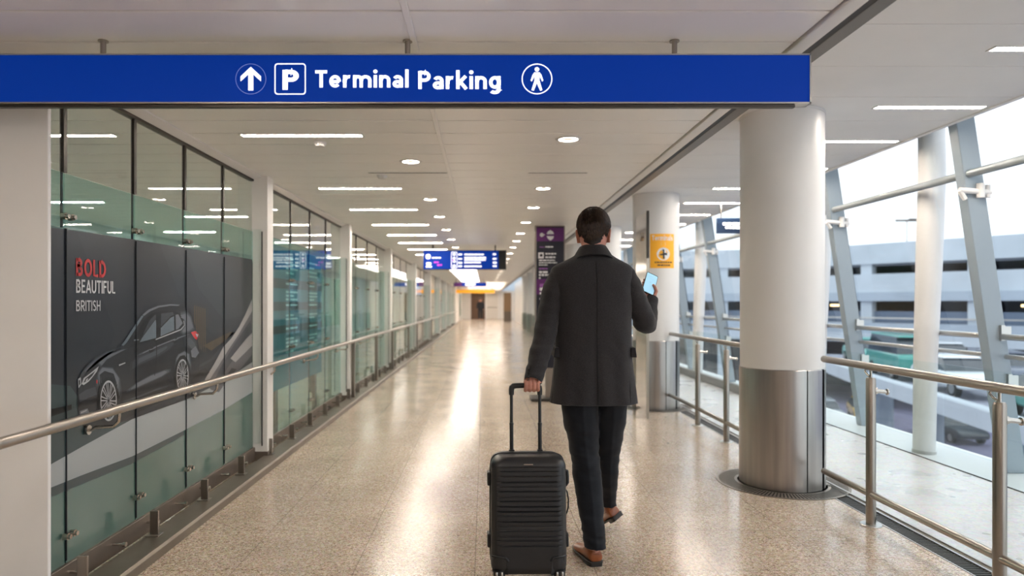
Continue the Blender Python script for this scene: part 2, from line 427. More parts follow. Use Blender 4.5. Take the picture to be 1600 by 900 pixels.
# kerb with short stanchions
t = thing('steel_kerb', 'long low steel kerb at the foot of the glass bays', 'kerb', (-1.77, 24, 0))
MB().prism([(-1.694,-1,0),(-1.694,-1,.045),(-1.706,-1,.057),(-1.845,-1,.057),(-1.845,-1,0)], (0, 46, 0)).build('kerb_body', M['kerb'], t, bevel=.002)
MB().box(-1.919, -1, .0, -1.847, 45, .012).build('shadow_gap', M['kerb'], t)
yy = 3.08
while yy < 22:
    sm = MB().box(-1.836, yy-.004, .057, -1.79, yy+.010, .19).box(-1.85, yy-.03, .057, -1.778, yy+.035, .063)
    sm.build('stanchion', M['steel'], t, bevel=.002)
    yy += .67
# handrail
RX, RZ = -1.78, .815
t = thing('handrail', 'long steel handrail running in front of the glass bays and the car poster', 'handrail', (RX, 20, 0))
MB().tube([(RX, 1.2, RZ), (RX, 9.26, RZ)], .0225, 16).tube([(RX, 9.26, RZ), (RX, 44, RZ)], .0225, 16).build('rail', M['rail'], t, smooth=40)
for yb in (3.33, 4.55, 5.8, 7.3, 8.9, 9.25+.2, 10.6, 12, 13.3, 15.3, 17, 18.3, 20.6, 23.2):
    bk = MB()
    bk.tube([(RX, yb, RZ-.018), (RX-.004, yb, RZ-.06), (RX-.03, yb, RZ-.085), (RX-.11, yb-.01, RZ-.088), (XG+.04, yb-.012, RZ-.1), (XG+.026, yb-.012, RZ-.1)], .0085, 8)
    bk.tube([(XG+(.021 if yb < 5.7 else .0128), yb-.012, RZ-.1), (XG+.03, yb-.012, RZ-.1)], .024, 12)
    bk.build('bracket', M['bolt'], t, smooth=50)
for yb in (9.26, 11.25, 13.2, 16.0, 18.05, 23.0):
    MB().box(RX-.024, yb-.02, .058, RX+.024, yb+.02, RZ).build('rail_post', M['steel'], t, bevel=.003)

# ================================================================== car poster on the first bay
XP = 1.95
def pp(px, py, lift=0):
    X = XP - .0135 - lift*.0006
    Y = KX*X/(VX-px)
    return Vector((-X, Y, EYE-(py-VY)*Y/KX))
def zpt(u, v): return (110+u/4.09, 460+v/4.09)          # enlarged sketch of the car
def ypt(u, v): return (100+u/2.813, 380+v/2.813)
pt = thing('car_poster', 'large dark car advertisement reading BOLD BEAUTIFUL BRITISH on the first glass bay', 'poster', (-XP, 4.4, 1.0))
pm = [mat('poster charcoal', (32,35,41), .3, coat=.2),            # 0
      mat('poster dusk', (46,50,56), .3, coat=.2),                # 1
      mat('poster pale road', (158,164,166), .3, coat=.2),        # 2
      mat('poster drape', (88,88,92), .3, coat=.2),            # 3
      mat('poster drape light', (156,154,154), .3, coat=.2),      # 4
      mat('poster gold', (76,63,44), .3, coat=.2),              # 5
      mat('poster black', (10,11,13), .3, coat=.2),               # 6
      mat('poster slate green', (50,66,68), .3, coat=.2),         # 7
      mat('car paint print', (24,26,31), .3, coat=.2),            # 8
      mat('car sheen print', (100,104,112), .3, coat=.2),            # 9
      mat('car window print', (92,104,114), .3, coat=.2),         # 10
      mat('car bright print', (176,178,182), .22, coat=.5),        # 11
      mat('car tail light print', (190,50,48), .22, coat=.5),      # 12
      mat('car mid print', (54,58,66), .3, coat=.2),
      mat('car tone one', (36,39,45), .3, coat=.2), mat('car tone two', (50,54,61), .3, coat=.2), mat('car tone three', (70,74,82), .3, coat=.2), mat('car tone four', (98,102,110), .3, coat=.2),   # 14-17
      mat('poster navy', (24,28,36), .3, coat=.2), mat('poster grey green', (46,52,56), .3, coat=.2), mat('poster grey', (39,43,48), .3, coat=.2)]   # 18-20              # 13
def poly(mb, pts, lift, mi):
    "outline printed on the glass, subdivided along its edges so it follows the plane"
    mb.add([pp(x, y, lift) for x, y in pts], [tuple(range(len(pts)))], mi)
bg = MB()
poly(bg, [(77,355),(130,362.5),(208,374),(287,387),(347,397),(394,405.5),(394,566),(347,597),(290,625),(245,641),(206.7,655),(130,697),(77,727)], 0, 0)
poly(bg, [(77,355.5),(120,361),(180,520),(150,600),(77,640)], .4, 18)
poly(bg, [(250,382),(394,406),(394,520),(330,520),(280,460)], .4, 20)
poly(bg, [(290,389),(392,406),(392,490),(350,500),(310,450)], .7, 19)
poly(bg, [(77,600),(110,603),(135,640),(160,668),(206,655),(130,697),(77,727)], 1, 7)
poly(bg, [(77,640),(112,632),(112,640),(77,652)], 2, 6)
poly(bg, [(77,727),(130,697),(206.7,655),(245,640),(290,625),(340,600),(394,566),(394,613),(350,640),(286.7,673),(206.7,713),(126.7,743),(77,763)], 0, 2)
poly(bg, [(77,763),(126.7,743),(206.7,713),(286.7,673),(286.7,680),(206.7,724),(126.7,757),(77,778)], 0, 7)
for q in range(6):
    x = 303 + q*3.2
    poly(bg, [(x,478+q),(x+2.2,476+q),(x+2.6,540+q*3),(x+.6,556-q*4)], 1, 5)
poly(bg, [(318,540),(360,518),(368,520),(330,548)], 1, 5)
poly(bg, [(310,575),(345,556),(352,548),(372,512),(378,500),(330,560),(312,570)], 1, 1)
bg.build('background_print', pm, pt, recalc=False)
dr = MB()
poly(dr, [(394,467),(383,492),(374,510),(362,528),(349,542),(335,568),(320,593),(323,602),(330,609),(342,613),(356,593),(377,575),(394,554)], 2, 3)
poly(dr, [(394,467),(383,492),(374,510),(362,528),(349,542),(335,568),(320,593),(323,600),(340,574),(356,548),(372,524),(394,486)], 3, 4)
poly(dr, [(392,500),(366,538),(344,575),(333,600),(340,601),(356,574),(380,540),(393,520)], 3, 13)
poly(dr, [(360,560),(384,530),(394,520),(394,540),(368,566)], 5, 4)
poly(dr, [(340,601),(352,590),(362,575),(370,577),(352,596)], 5, 6)
poly(dr, [(374,536),(388,512),(393,506),(392,516),(380,536)], 5, 1)
dr.build('drape_print', pm, pt, recalc=False)
car = MB()
def Z(pts, lift, mi): poly(car, [zpt(*p) for p in pts], lift, mi)
def shrink(pts, q):
    "same outline drawn thinner: each point moves towards the middle line of the shape"
    n = len(pts); out = []
    cx, cy = sum(p[0] for p in pts)/n, sum(p[1] for p in pts)/n
    for i, (x, y) in enumerate(pts):
        j = min(range(n), key=lambda k: ((pts[k][0]-x)**2+(pts[k][1]-y)**2)**.5 if min((k-i) % n, (i-k) % n) > max(1, n//4) else 1e9)
        mx, my = (x+pts[j][0])/2, (y+pts[j][1])/2
        out.append((mx+(x-mx)*q + (cx-mx)*(1-q)*.15, my+(y-my)*q + (cy-my)*(1-q)*.15))
    return out
def S(pts, lift, top=17):
    "sheen that brightens towards its middle, in printed steps"
    tones = (15, 16, 17, 9) if top == 17 else (14, 15, 15, 16)
    for k, q in enumerate((1, .84, .66, .46)): Z(shrink(pts, q), lift+k*.22, tones[k])
Z([(40,800),(60,770),(330,640),(640,560),(800,500),(860,470),(890,500),(760,600),(660,650),(420,760),(290,830),(180,865),(90,850)], 3, 6)      # ground shadow
Z([(460,130),(500,97),(560,73),(640,62),(700,66),(765,92),(768,108),(780,140),(800,215),(816,290),(826,370),(826,450),(815,505),(770,545),(690,575),(560,615),(310,690),(240,740),(120,778),(55,788),(44,700),(47,600),(55,528),(70,500),(100,460),(160,402),(230,362),(320,333),(345,305),(400,215)], 4, 8)
S([(70,500),(100,460),(160,402),(230,362),(320,333),(345,330),(250,372),(180,420),(120,480),(85,520),(60,535)], 5, 15)
S([(165,440),(240,385),(330,350),(370,345),(300,380),(230,420),(190,470)], 5, 17)
Z([(460,130),(500,97),(560,73),(640,62),(700,66),(690,74),(640,72),(565,84),(510,108),(470,138)], 5, 9)
Z([(325,325),(345,300),(400,215),(455,135),(468,138),(415,222),(362,305),(340,328)], 5, 10)
Z([(375,342),(395,312),(430,240),(470,165),(522,122),(580,106),(650,103),(692,117),(722,170),(727,196),(704,222),(620,255),(545,290),(440,318)], 5, 6)
Z([(443,306),(460,275),(545,160),(548,190),(548,278)], 6, 10)
Z([(470,240),(505,168),(535,134),(546,128),(546,156),(462,268)], 6, 13)
Z([(576,268),(578,215),(640,150),(662,140),(664,228)], 6, 10)
Z([(578,205),(580,122),(655,113),(661,130),(640,140)], 6, 13)
Z([(672,130),(690,128),(718,184),(690,220),(674,226)], 6, 9)
S([(700,110),(745,105),(775,140),(798,215),(770,240),(720,262),(700,240),(728,198),(722,168)], 5, 17)
Z([(775,140),(750,110),(768,108),(780,140),(800,213),(790,216)], 6, 6)
S([(726,270),(775,250),(806,300),(820,370),(800,400),(770,350),(730,330)], 5, 15)
Z([(770,360),(800,330),(822,372),(800,405),(775,400)], 6, 9)
Z([(770,242),(800,234),(820,256),(807,292),(790,277)], 6, 12)
Z([(800,250),(818,256),(810,276)], 7, 11)
S([(420,388),(550,328),(640,292),(720,262),(770,248),(770,254),(720,272),(640,302),(550,340),(420,400)], 5, 17)
S([(380,440),(420,400),(550,340),(640,302),(690,290),(640,350),(560,400),(450,450),(380,490)], 5, 15)
S([(358,612),(420,565),(520,510),(610,478),(642,476),(640,494),(580,530),(500,566),(420,602),(360,628)], 5, 17)
S([(310,690),(450,640),(560,596),(640,574),(640,584),(560,612),(420,668),(330,700)], 5, 15)
Z([(310,448),(350,434),(352,440),(312,458)], 6, 11)
S([(200,460),(270,466),(320,540),(330,640),(316,680),(310,600),(280,510),(220,490),(180,520),(165,600),(160,560),(172,500)], 5, 17)
S([(690,380),(730,358),(764,380),(775,450),(768,500),(755,430),(730,390),(700,395),(676,440),(668,520),(664,470),(672,410)], 5, 17)
Z([(72,572),(85,535),(120,510),(182,458),(170,492),(140,530),(118,556),(85,580)], 6, 11)
Z([(84,565),(96,538),(128,512),(160,488),(140,520),(112,550)], 7, 6)
Z([(96,556),(104,540),(114,536),(108,552)], 8, 11)
Z([(100,610),(160,590),(170,640),(120,660),(60,690),(55,640)], 6, 13)
Z([(60,745),(110,728),(122,760),(60,770)], 6, 9)
Z([(66,752),(108,735),(104,745),(68,762)], 7, 11)
Z([(48,540),(66,530),(70,575),(52,600)], 6, 11)
Z([(53,550),(62,546),(64,570),(55,585)], 7, 6)
Z([(398,288),(440,284),(444,318),(405,336),(398,318)], 6, 6)
Z([(405,288),(438,286),(438,294),(405,298)], 7, 9)
Z([(412,345),(438,340),(430,372),(412,374)], 6, 6)
Z([(502,356),(524,338),(542,346),(530,364),(506,376)], 6, 6)
Z([(506,352),(540,340),(541,345),(508,358)], 7, 9)
Z([(658,296),(676,278),(692,284),(682,306),(660,316)], 6, 6)
Z([(660,292),(690,279),(691,284),(662,298)], 7, 9)
Z([(548,280),(554,340),(552,420),(540,520),(536,520),(547,420),(549,340),(543,282)], 6, 6)
Z([(545,285),(704,222),(727,196),(722,170),(726,168),(732,198),(708,228),(545,292)], 6, 11)
Z([(165,548),(172,545),(174,566),(166,570)], 6, 12)
# wheels: tyre, rim ring, spokes, hub
def wheel(cx, cy, rx, ry, tx, ty):
    E = lambda r, a: (cx + rx*r*math.cos(a), cy + ry*r*math.sin(a))
    Z([(cx+tx*math.cos(2*PI*k/36), cy+ty*math.sin(2*PI*k/36)) for k in range(36)], 7, 6)
    for k in range(36):
        a, b = 2*PI*k/36, 2*PI*(k+1)/36
        Z([E(1,a),E(1,b),E(.9,b),E(.9,a)], 8, 11)
    for k in range(10):
        a = 2*PI*k/10 + .12
        for d in (-.12, .12):
            Z([E(.18,a+d*2),E(.92,a+d*.9-.035),E(.92,a+d*.9+.035),E(.18,a+d*2+.3)], 9, 11)
    Z([E(.2,2*PI*k/12) for k in range(12)], 10, 9); Z([E(.08,2*PI*k/12) for k in range(12)], 11, 6)
wheel(244, 680, 52, 130, 68, 152)
wheel(717, 520, 38, 106, 52, 130)
car.build('car_print', pm, pt, recalc=False)
for body, px0, px1, ptop, pbot, col in (('BOLD',119,165.5,400,431.5,(190,48,50)), ('BEAUTIFUL',119,180,434.5,458,(214,214,216)), ('BRITISH',119,157,468,487,(206,206,208))):
    o = pp(px0, pbot, 4); e = pp(px1, pbot, 4); h = pp(px0, ptop, 4).z - o.z
    tm = MB(); put_text(tm, body, o, (0,1,0), (0,0,1), e.y-o.y, h, bold={'BOLD':.19,'BEAUTIFUL':.16,'BRITISH':.14}[body])
    tm.build('lettering', mat('poster letters '+body.lower(), col, .3), pt)
sm_ = MB()
for j in joints[0]:
    sm_.box(XG+.0122, j-.0016, .14, XG+.0205, j+.0016, 1.675)
sm_.build('joint_line', mat('poster joint', (40,44,48), .4), pt)
# ================================================================== displays behind the glass
def bars(mb, o, u, v, w, h, mi=0, gap=.25, seed=0):
    "row of small blurred word shapes, w long and h high, starting at o"
    r = random.Random(seed); x = 0; o, u, v = Vector(o), Vector(u), Vector(v)
    while x < w - h*.3:
        l = min(w - x, h*r.uniform(.8, 2.6)); q = h*.18
        a = r.uniform(0, .12)*h
        pts = [(x+q,a),(x+l-q,a),(x+l,a+q),(x+l,h-q),(x+l-q,h),(x+q,h),(x,h-q),(x,a+q)]
        mb.add([o+u*p+v*s for p, s in pts], [tuple(range(8))], mi); x += l + h*gap
t = thing('directory_board', 'teal directory board with dark bands behind the second glass bay', 'board', (-2.12, 7.75, 0))
MB().box(-2.14, 6.72, .45, -2.10, 8.80, 1.92).build('board', mat('teal board', (30,104,118), .5, noise_amt=.12, noise_scale=1.5), t, bevel=.004)
MB().box(-2.15, 6.9, 0, -2.11, 6.98, .46).box(-2.15, 8.5, 0, -2.11, 8.58, .46).build('foot', M['steel'], t)
for z0, z1 in ((1.485,1.585),(1.255,1.345),(1.02,1.10)):
    MB().box(-2.10, 6.72, z0, -2.094, 8.8, z1).build('band', mat('dark slate band', (22,27,36), .5), t)
lt = MB(); k = 0
for z in (1.80,1.74,1.69,1.64,1.525,1.44,1.40,1.36,1.30,1.19,1.15,1.05,.94,.9,.86,.8):
    for y in (7.2, 8.1):
        bars(lt, (-2.093, y, z), (0,1,0), (0,0,1), .45 if k % 3 else .3, .022, seed=k); k += 1
lt.build('lettering', mat('pale board print', (190,214,214), .5), t)
t = thing('display_board', 'green board low behind the third glass bay', 'board', (-2.6, 11.5, 0))
MB().box(-2.62, 10.0, .95, -2.58, 13.0, 1.75).build('board', mat('moss green board', (96,136,116), .5, noise_amt=.25, noise_scale=3), t)
MB().box(-2.62, 10.2, 0, -2.58, 10.26, .96).box(-2.62, 12.7, 0, -2.58, 12.76, .96).build('foot', M['steel'], t)
t = thing('display_board', 'black board with a blue screen standing close behind the fifth glass bay', 'board', (-2.02, 20.6, 0))
MB().box(-2.045, 18.9, .11, -2.0, 22.3, 1.95).build('board', mat('black board', (28,34,40), .3), t)
MB().box(-2.0, 19.4, 1.6, -1.997, 21.6, 1.85).build('screen', mat('blue screen', (60,150,220), .4, emit=.6), t)
MB().box(-2.06, 18.9, 0, -1.99, 22.3, .11).build('foot', M['steel'], t)

# ================================================================== ceiling lamps
def linear_lamp(x0, x1, y, z):
    t = thing('ceiling_lamp', 'x', 'ceiling lamp', ((x0+x1)/2, y, z))
    m = MB(); w = .03
    m.box(x0-.012, y-w-.01, z-.006, x1+.012, y-w, z+.002).box(x0-.012, y+w, z-.006, x1+.012, y+w+.01, z+.002)
    m.box(x0-.012, y-w, z-.006, x0, y+w, z+.002).box(x1, y-w, z-.006, x1+.012, y+w, z+.002)
    m.build('frame', M['white'], t)
    MB().box(x0, y-w, z-.004, x1, y+w, z-.001).build('diffuser', M['lamp'], t)
    return t
lamp_ys = [4.34, 6.34, 7.77, 9.28, 10.67, 12.05, 13.5, 15.0, 16.5, 18.0]
proto = linear_lamp(-1.54, -.78, lamp_ys[0], HC)
proto['group'] = 'strip lamps in the beige ceiling'
for i, y in enumerate(lamp_ys):
    lb = f'{ORD[i]} slim strip lamp in the beige ceiling, counting from the big sign'
    if i: dup(proto, (-1.16+.006*i, y, HC), lb)
    else: proto['label'] = lb
proto_in = proto
outer_ys = [3.72, 4.83, 5.85, 7.05, 8.25, 9.45, 10.7, 12.0, 13.4, 14.9, 16.5, 18.2, 20.2, 22.4, 25, 28]
proto = linear_lamp(2.77, 3.53, outer_ys[0], HO)
proto['group'] = 'strip lamps over the window walkway'
for i, y in enumerate(outer_ys):
    lb = f'slim strip lamp over the window walkway, {ORD[i]} counting from the big sign'
    if i: dup(proto, (3.15, y, HO), lb)
    else: proto['label'] = lb
def downlight(x, y):
    t = thing('downlight', 'x', 'downlight', (x, y, HC))
    MB().lathe([(.062,-.001),(.064,-.007),(.078,-.007),(.086,-.001)], (x,y,HC), 28).build('trim_ring', M['white'], t, smooth=30)
    MB().disc((x,y,HC-.002), (1,0,0), (0,1,0), .062, 24, r_in=.034).build('lens', M['spot'], t)
    MB().lathe([(.034,-.002),(.03,-.004),(.001,-.004)], (x,y,HC), 20).build('baffle', mat('pale baffle', (225,205,180), .4, emit=.5), t)
    return t
for side, x, ys in (('window', .545, [4.44,6.34,7.6,9.0,10.4,11.7,13,14.6,16.4,18.2,20.4,22.8,25.5,28.5,32]), ('glass bay', -.555, [5.14,7.0,8.4,9.9,11.4,13.0,14.8,16.6])):
    pr = None
    for i, y in enumerate(ys):
        lb = f'{ORD[i]} round downlight of the row on the {side} side, counting from the big sign'
        if pr is None:
            pr = downlight(x, y); pr['label'] = lb; pr['group'] = f'downlights on the {side} side'
        else: dup(pr, (x, y, HC), lb)
t = thing('luminous_ceiling_panel', 'long bright luminous panel in the far corridor ceiling', 'ceiling light', (-.67, 26, HC))
MB().box(-1.12, 19.2, HC-.02, -1.10, 33.6, HC+.001).box(-.25, 19.2, HC-.02, -.23, 33.6, HC+.001).build('frame', M['white'], t)
MB().box(-1.10, 19.2, HC-.012, -.25, 33.6, HC-.004).build('diffuser', M['panel_light'], t)
# wide fill lamps added to brighten the far corridor beyond the panel
pr = None
for i, y in enumerate((35, 37, 39, 41, 43, 45, 47.5, 49.5, 51.5, 53.5, 55.5)):
    lb = f'{ORD[i]} added wide fill lamp in the far corridor ceiling, beyond the bright panel'
    if pr is None:
        pr = linear_lamp(-1.2, 1.2, y, HC); pr['label'] = lb; pr['group'] = 'added fill lamps at the far end'
    else: dup(pr, (0, y, HC), lb)
# unseen fill lamps added before the sign, over and behind the viewpoint
for k, (x, y, z, w_) in enumerate(((-1.3,1.2,HC,0),(-1.16,-.6,HC,0),(.9,-.6,HC,0),(-1.16,-2.6,HC,0),(.9,-2.6,HC,0),(3.15,2.4,HO,1),(3.15,.4,HO,1))):
    dup(proto_in, (x, y, z), f'unseen added fill lamp before the big sign over the {"walkway" if w_ else "corridor"}, {ORD[k]} of them')['group'] = 'added fill lamps before the sign'
for k, (x, y) in enumerate(((-4.0,5.2),(-4.4,7.2),(-4.4,10.2),(-3.3,8.4),(-3.3,12),(-3.3,16),(-3.3,20),(-3.3,25),(-3.3,31),(-3.3,38))):  # extra lamps added to brighten the lobby seen through the glass
    dup(proto_in, (x, y, HC), f'{ORD[k]} added fill lamp in the lobby ceiling behind the glass bays')['group'] = 'added lobby fill lamps behind the glass'
# dark air slots in the ceiling joint
for k, (xa, xb, y) in enumerate(((-.95,-.31,5.59),(.36,.84,5.59))):
    t = thing('air_slot', ['thin dark air slot in the ceiling on the glass bay side of the middle joint','thin dark air slot in the ceiling on the window side of the middle joint'][k], 'air vent', ((xa+xb)/2, y, HC))
    MB().box(xa, y-.012, HC-.003, xb, y+.012, HC+.001).build('slot', M['black'], t)
    MB().box(xa-.006, y-.018, HC-.004, xb+.006, y-.012, HC+.001).box(xa-.006, y+.012, HC-.004, xb+.006, y+.018, HC+.001).build('frame', M['white'], t)
# small detectors
for i, (px, py) in enumerate(((500,222),(597,214+60))):
    Yd = KX*(HC-EYE)/(VY-py); p = at(px, py, Yd)
    tag(MB().lathe([(.001,-.035),(.03,-.03),(.042,-.012),(.045,0)], (p.x,p.y,HC), 20).build('smoke_detector', M['white'], smooth=40), ['small round smoke detector just behind the first strip lamp', 'small round smoke detector further along between strip lamps'][i], 'smoke detector')

# ================================================================== main hanging sign
YS = 2.76
def sp(px, py, d=0): return at(px, py, YS) + Vector((0, -d, 0))
sx0, sx1 = -2.35, at(1267,0,YS).x
sz0, sz1 = at(0,162,YS).z, at(0,84,YS).z
sg = thing('hanging_sign', 'long blue illuminated sign hanging across the corridor reading Terminal Parking', 'sign', (0, YS, 2.24))
fr = MB(); e = .006
fr.box(sx0, YS-.004, sz1-e, sx1, YS+.05, sz1).box(sx0, YS-.004, sz0, sx1, YS+.05, sz0+e).box(sx1-e, YS-.004, sz0, sx1, YS+.05, sz1).box(sx0, YS+.046, sz0, sx1, YS+.05, sz1)
fr.build('frame', M['alu'], sg)
MB().box(sx0, YS, sz0+e, sx1-e, YS+.044, sz1-e).build('face', M['sign_blue'], sg)
MB().box(sx0, YS+.008, sz0-.012, sx1-.06, YS+.03, sz0-.001).build('under_rail', M['grate'], sg)
for px in (157, 636, 1056):
    x = at(px,0,YS).x
    MB().tube([(x, YS+.02, sz1-.002), (x, YS+.02, HC)], .011, 12).tube([(x,YS+.02,HC-.006),(x,YS+.02,HC-.0005)], .02, 14).build('hanger', M['steel'], sg, smooth=40)
F = .0012
for word, xa, xb, yb_ in (('Terminal', 492.5, 638.5, 137.3), ('Parking', 653.5, 785, 147.2)):
    m = MB(); o = sp(xa, yb_, F); put_text(m, word, o, (1,0,0), (0,0,1), sp(xb,0).x-o.x, sp(0,108.5).z-o.z, bold=.185)
    m.build('word', M['sign_white'], sg)
m = MB(); c = sp(392,123.5,F); m.disc(c, (1,0,0), (0,0,1), 24/386.6, 48, r_in=23/386.6); m.build('ring', M['sign_faint'], sg)
m = MB(); q = lambda pts: [sp(x, y, F) for x, y in pts]
m.add(q([(392,104.5),(408,119.5),(408,127.5),(396,116.5),(396,141.5),(388.5,141.5),(388.5,116.5),(376.5,127.5),(376.5,119.5)]), [(0,1,2,3,8),(3,4,5,6,8),(8,6,7)]) if False else m.add(q([(392,104.5),(408,119.5),(408,127.5),(396,116.5),(396,141.5),(388,141.5),(388,116.5),(376,127.5),(376,119.5)]), [tuple(range(9))])
m.build('arrow', M['sign_white'], sg)
def rrect(cx, cy, hw, hh, r, n=6):
    pts = []
    for (sx, sy, a0) in ((1,-1,-PI/2),(1,1,0),(-1,1,PI/2),(-1,-1,PI)):
        for k in range(n+1):
            a = a0 + PI/2*k/n; pts.append((cx+sx*(hw-r)+r*math.cos(a), cy+sy*(hh-r)+r*math.sin(a)))
    return pts
m = MB(); A = q(rrect(453.5,123.5,24.5,24.5,5)); B = q(rrect(453.5,123.5,22.7,22.7,3.6)); n = len(A)
m.add(A+B, [(k,(k+1)%n,n+(k+1)%n,n+k) for k in range(n)]); m.build('square_outline', M['sign_white'], sg)
m = MB(); o = sp(441.5,140.5,F); put_text(m, 'P', o, (1,0,0), (0,0,1), 25.5/386.6, 34.5/386.6, bold=.21); m.build('letter', M['sign_white'], sg)
m = MB(); m.disc(sp(839,123.5,F), (1,0,0), (0,0,1), 24/386.6, 48, r_in=22.4/386.6); m.build('ring', M['sign_white'], sg)
m = MB(); m.disc(sp(839,108.5,F), (1,0,0), (0,0,1), 3.6/386.6, 20)
m.add(q([(835,113),(843,113),(846,117),(849,126),(847,127.6),(843.2,119.5),(843,126),(847.5,141),(844,142),(838.7,130),(834,142),(830.3,141),(835,126),(835,119.5),(831,127.6),(829,126),(832,117)]), [tuple(range(17))])
m.build('walker', M['sign_white'], sg)

# ================================================================== mid corridor sign
Y2 = 12.5
sg = thing('hanging_sign', 'blue direction sign with icons and white text lines hanging further down the corridor', 'sign', (at(726,0,Y2).x, Y2, 2.1))
a, b_ = at(661,421,Y2), at(791,391,Y2)
MB().box(a.x, Y2, a.z, b_.x, Y2+.12, b_.z).build('housing', M['black'], sg, bevel=.006)
def s2(px, py, d=.003): return at(px, py, Y2) + Vector((0,-d,0))
def rect2(mb, f, x0, y0, x1, y1, mi=0): mb.add([f(x0,y1), f(x1,y1), f(x1,y0), f(x0,y0)], [(0,1,2,3)], mi)
m = MB(); rect2(m, s2, 662, 392, 779, 420.5); m.build('face', M['sign_blue'], sg)
def row(o, u, v, w, h, seed=0, gap=.25, mt='sign_white'):
    k = MB(); bars(k, o, u, v, w, h, seed=seed, gap=gap); k.build('text_line', M[mt], sg)
m = MB()
f2 = lambda x, y: s2(x, y, .006)
A = [f2(*p) for p in rrect(709.7,406.5,4.8,13,2.2)]; B = [f2(*p) for p in rrect(709.7,406.5,3.9,12,1.6)]; n = len(A)
m.add(A+B, [(k,(k+1)%n,n+(k+1)%n,n+k) for k in range(n)])
for yy in (397.5, 403.5, 408.5, 415.5): MB().disc(f2(709.7, yy), (1,0,0), (0,0,1), .025, 14).build('icon', M['sign_white'], sg)
for i, (yy, x1) in enumerate(((399,756),(404,760),(407.5,759),(411.5,752),(417.5,752.5))):
    row(f2(725.5, yy), (1,0,0), (0,0,1), (x1-725.5)*Y2/KX, .030, seed=i, gap=.15)
for i, yy in enumerate((399,406,412,417.5)):
    row(f2(716, yy), (1,0,0), (0,0,1), 6*Y2/KX, .032, seed=20+i, gap=.1); row(f2(770, yy), (1,0,0), (0,0,1), 6*Y2/KX, .036, seed=40+i, gap=.1)
MB().disc(f2(669,401), (1,0,0), (0,0,1), .045, 20).build('icon', M['sign_white'], sg)
row(f2(675,404), (1,0,0), (0,0,1), .17, .024, seed=5); row(f2(666,414), (1,0,0), (0,0,1), .09, .045, seed=6); row(f2(665.5,418), (1,0,0), (0,0,1), .11, .03, seed=7)
m.build('icon_frame', M['sign_white'], sg)
m = MB(); bars(m, f2(678,411.5), (1,0,0), (0,0,1), .09, .035, seed=8); bars(m, f2(683,415.5), (1,0,0), (0,0,1), .09, .03, seed=9); bars(m, f2(707,408), (1,0,0), (0,0,1), .05, .03, seed=3); m.build('magenta_mark', M['pink_print'], sg)
for px in (676, 774):
    x = at(px,0,Y2).x; MB().tube([(x,Y2+.06,b_.z),(x,Y2+.06,HC)], .012, 8).build('hanger', M['black'], sg)
# far small blue sign + yellow band
Y3 = 30
sg = thing('hanging_sign', 'small far blue sign under the bright ceiling panel', 'sign', (at(735,0,Y3).x, Y3, 2.16))
a, b_ = at(709,447.5,Y3), at(760,441.5,Y3)
MB().box(a.x, Y3, a.z, b_.x, Y3+.1, b_.z).build('housing', M['sign_blue'], sg)
m = MB(); bars(m, at(727,446.4,Y3)+Vector((0,-.005,0)), (1,0,0), (0,0,1), .45, .11, seed=2, gap=.1); m.build('lettering', M['sign_white'], sg)
m = MB(); p0, p1 = at(709,447.2,Y3), at(722,441.8,Y3); m.box(p0.x,Y3-.004,p0.z,p1.x,Y3,p1.z); m.build('magenta_end', M['purple'], sg)
for x in (a.x+.1, b_.x-.1): MB().tube([(x,Y3+.05,b_.z),(x,Y3+.05,HC)], .012, 8).build('hanger', M['black'], sg)
Y4 = 46
p0, p1 = at(710,458,Y4), at(773,452.5,Y4)
sg = thing('hanging_sign', 'far yellow band sign above the end doors', 'sign', ((p0.x+p1.x)/2, Y4, 2.1))
MB().box(p0.x, Y4, p0.z, p1.x, Y4+.15, p1.z).build('housing', M['yellow'], sg, bevel=.01)
for x in (p0.x+.2, p1.x-.2): MB().tube([(x,Y4+.07,p1.z),(x,Y4+.07,HC)], .015, 8).build('hanger', M['steel'], sg)

# ================================================================== totem sign behind the man
YT = 9.4
x0, x1 = at(836,0,YT).x, at(882,0,YT).x; zt = at(0,353,YT).z; zb = .44
tt = thing('totem_sign', 'tall purple and black directory sign standing behind the walking man', 'sign', ((x0+x1)/2, YT, 0))
MB().box(x0+.02, YT, zb, x1-.006, YT+.09, zt).build('panel', M['dark_print'], tt, bevel=.004)
MB().box(x0-.005, YT-.004, zb, x0+.018, YT+.094, zt).box(x1-.006, YT-.004, zb, x1+.006, YT+.094, zt).box(x0,YT-.004,zt-.008,x1,YT+.094,zt+.006).build('edge_trim', M['steel'], tt)
MB().box((x0+x1)/2-.06, YT+.02, .03, (x0+x1)/2+.06, YT+.07, zb).build('stem', M['steel'], tt)
MB().box(x0-.06, YT-.16, 0, x1+.06, YT+.26, .035).build('base_plate', M['grate'], tt, bevel=.008)
s3 = lambda px, py, d=.003: at(px, py, YT) + Vector((0,-d,0))
m = MB(); rect2(m, s3, 838, 356, 881, 377); rect2(m, s3, 838, 436, 881, 460); m.build('purple_field', M['purple'], tt)
m = MB(); g = lambda x, y: s3(x, y, .006)
m.add([g(854,366),(g(856,361.5)),g(860,359.5),g(864,362),g(865.5,366)], [(0,1,2,3,4)]); m.add([g(854,369),g(865.5,369),g(864,373),g(860,376),g(856,373)], [(0,1,2,3,4)])
m.build('emblem', M['white_print'], tt); m = MB(); m.disc(g(846.5,367), (1,0,0), (0,0,1), .028, 14); rect2(m, g, 844, 366, 851, 368); m.build('emblem', M['white_print'], tt); m = MB()
sg = tt; row(g(852,387), (1,0,0), (0,0,1), .11, .02, seed=1, mt='white_print')
rect2(m, g, 841, 394.5, 849.5, 404)
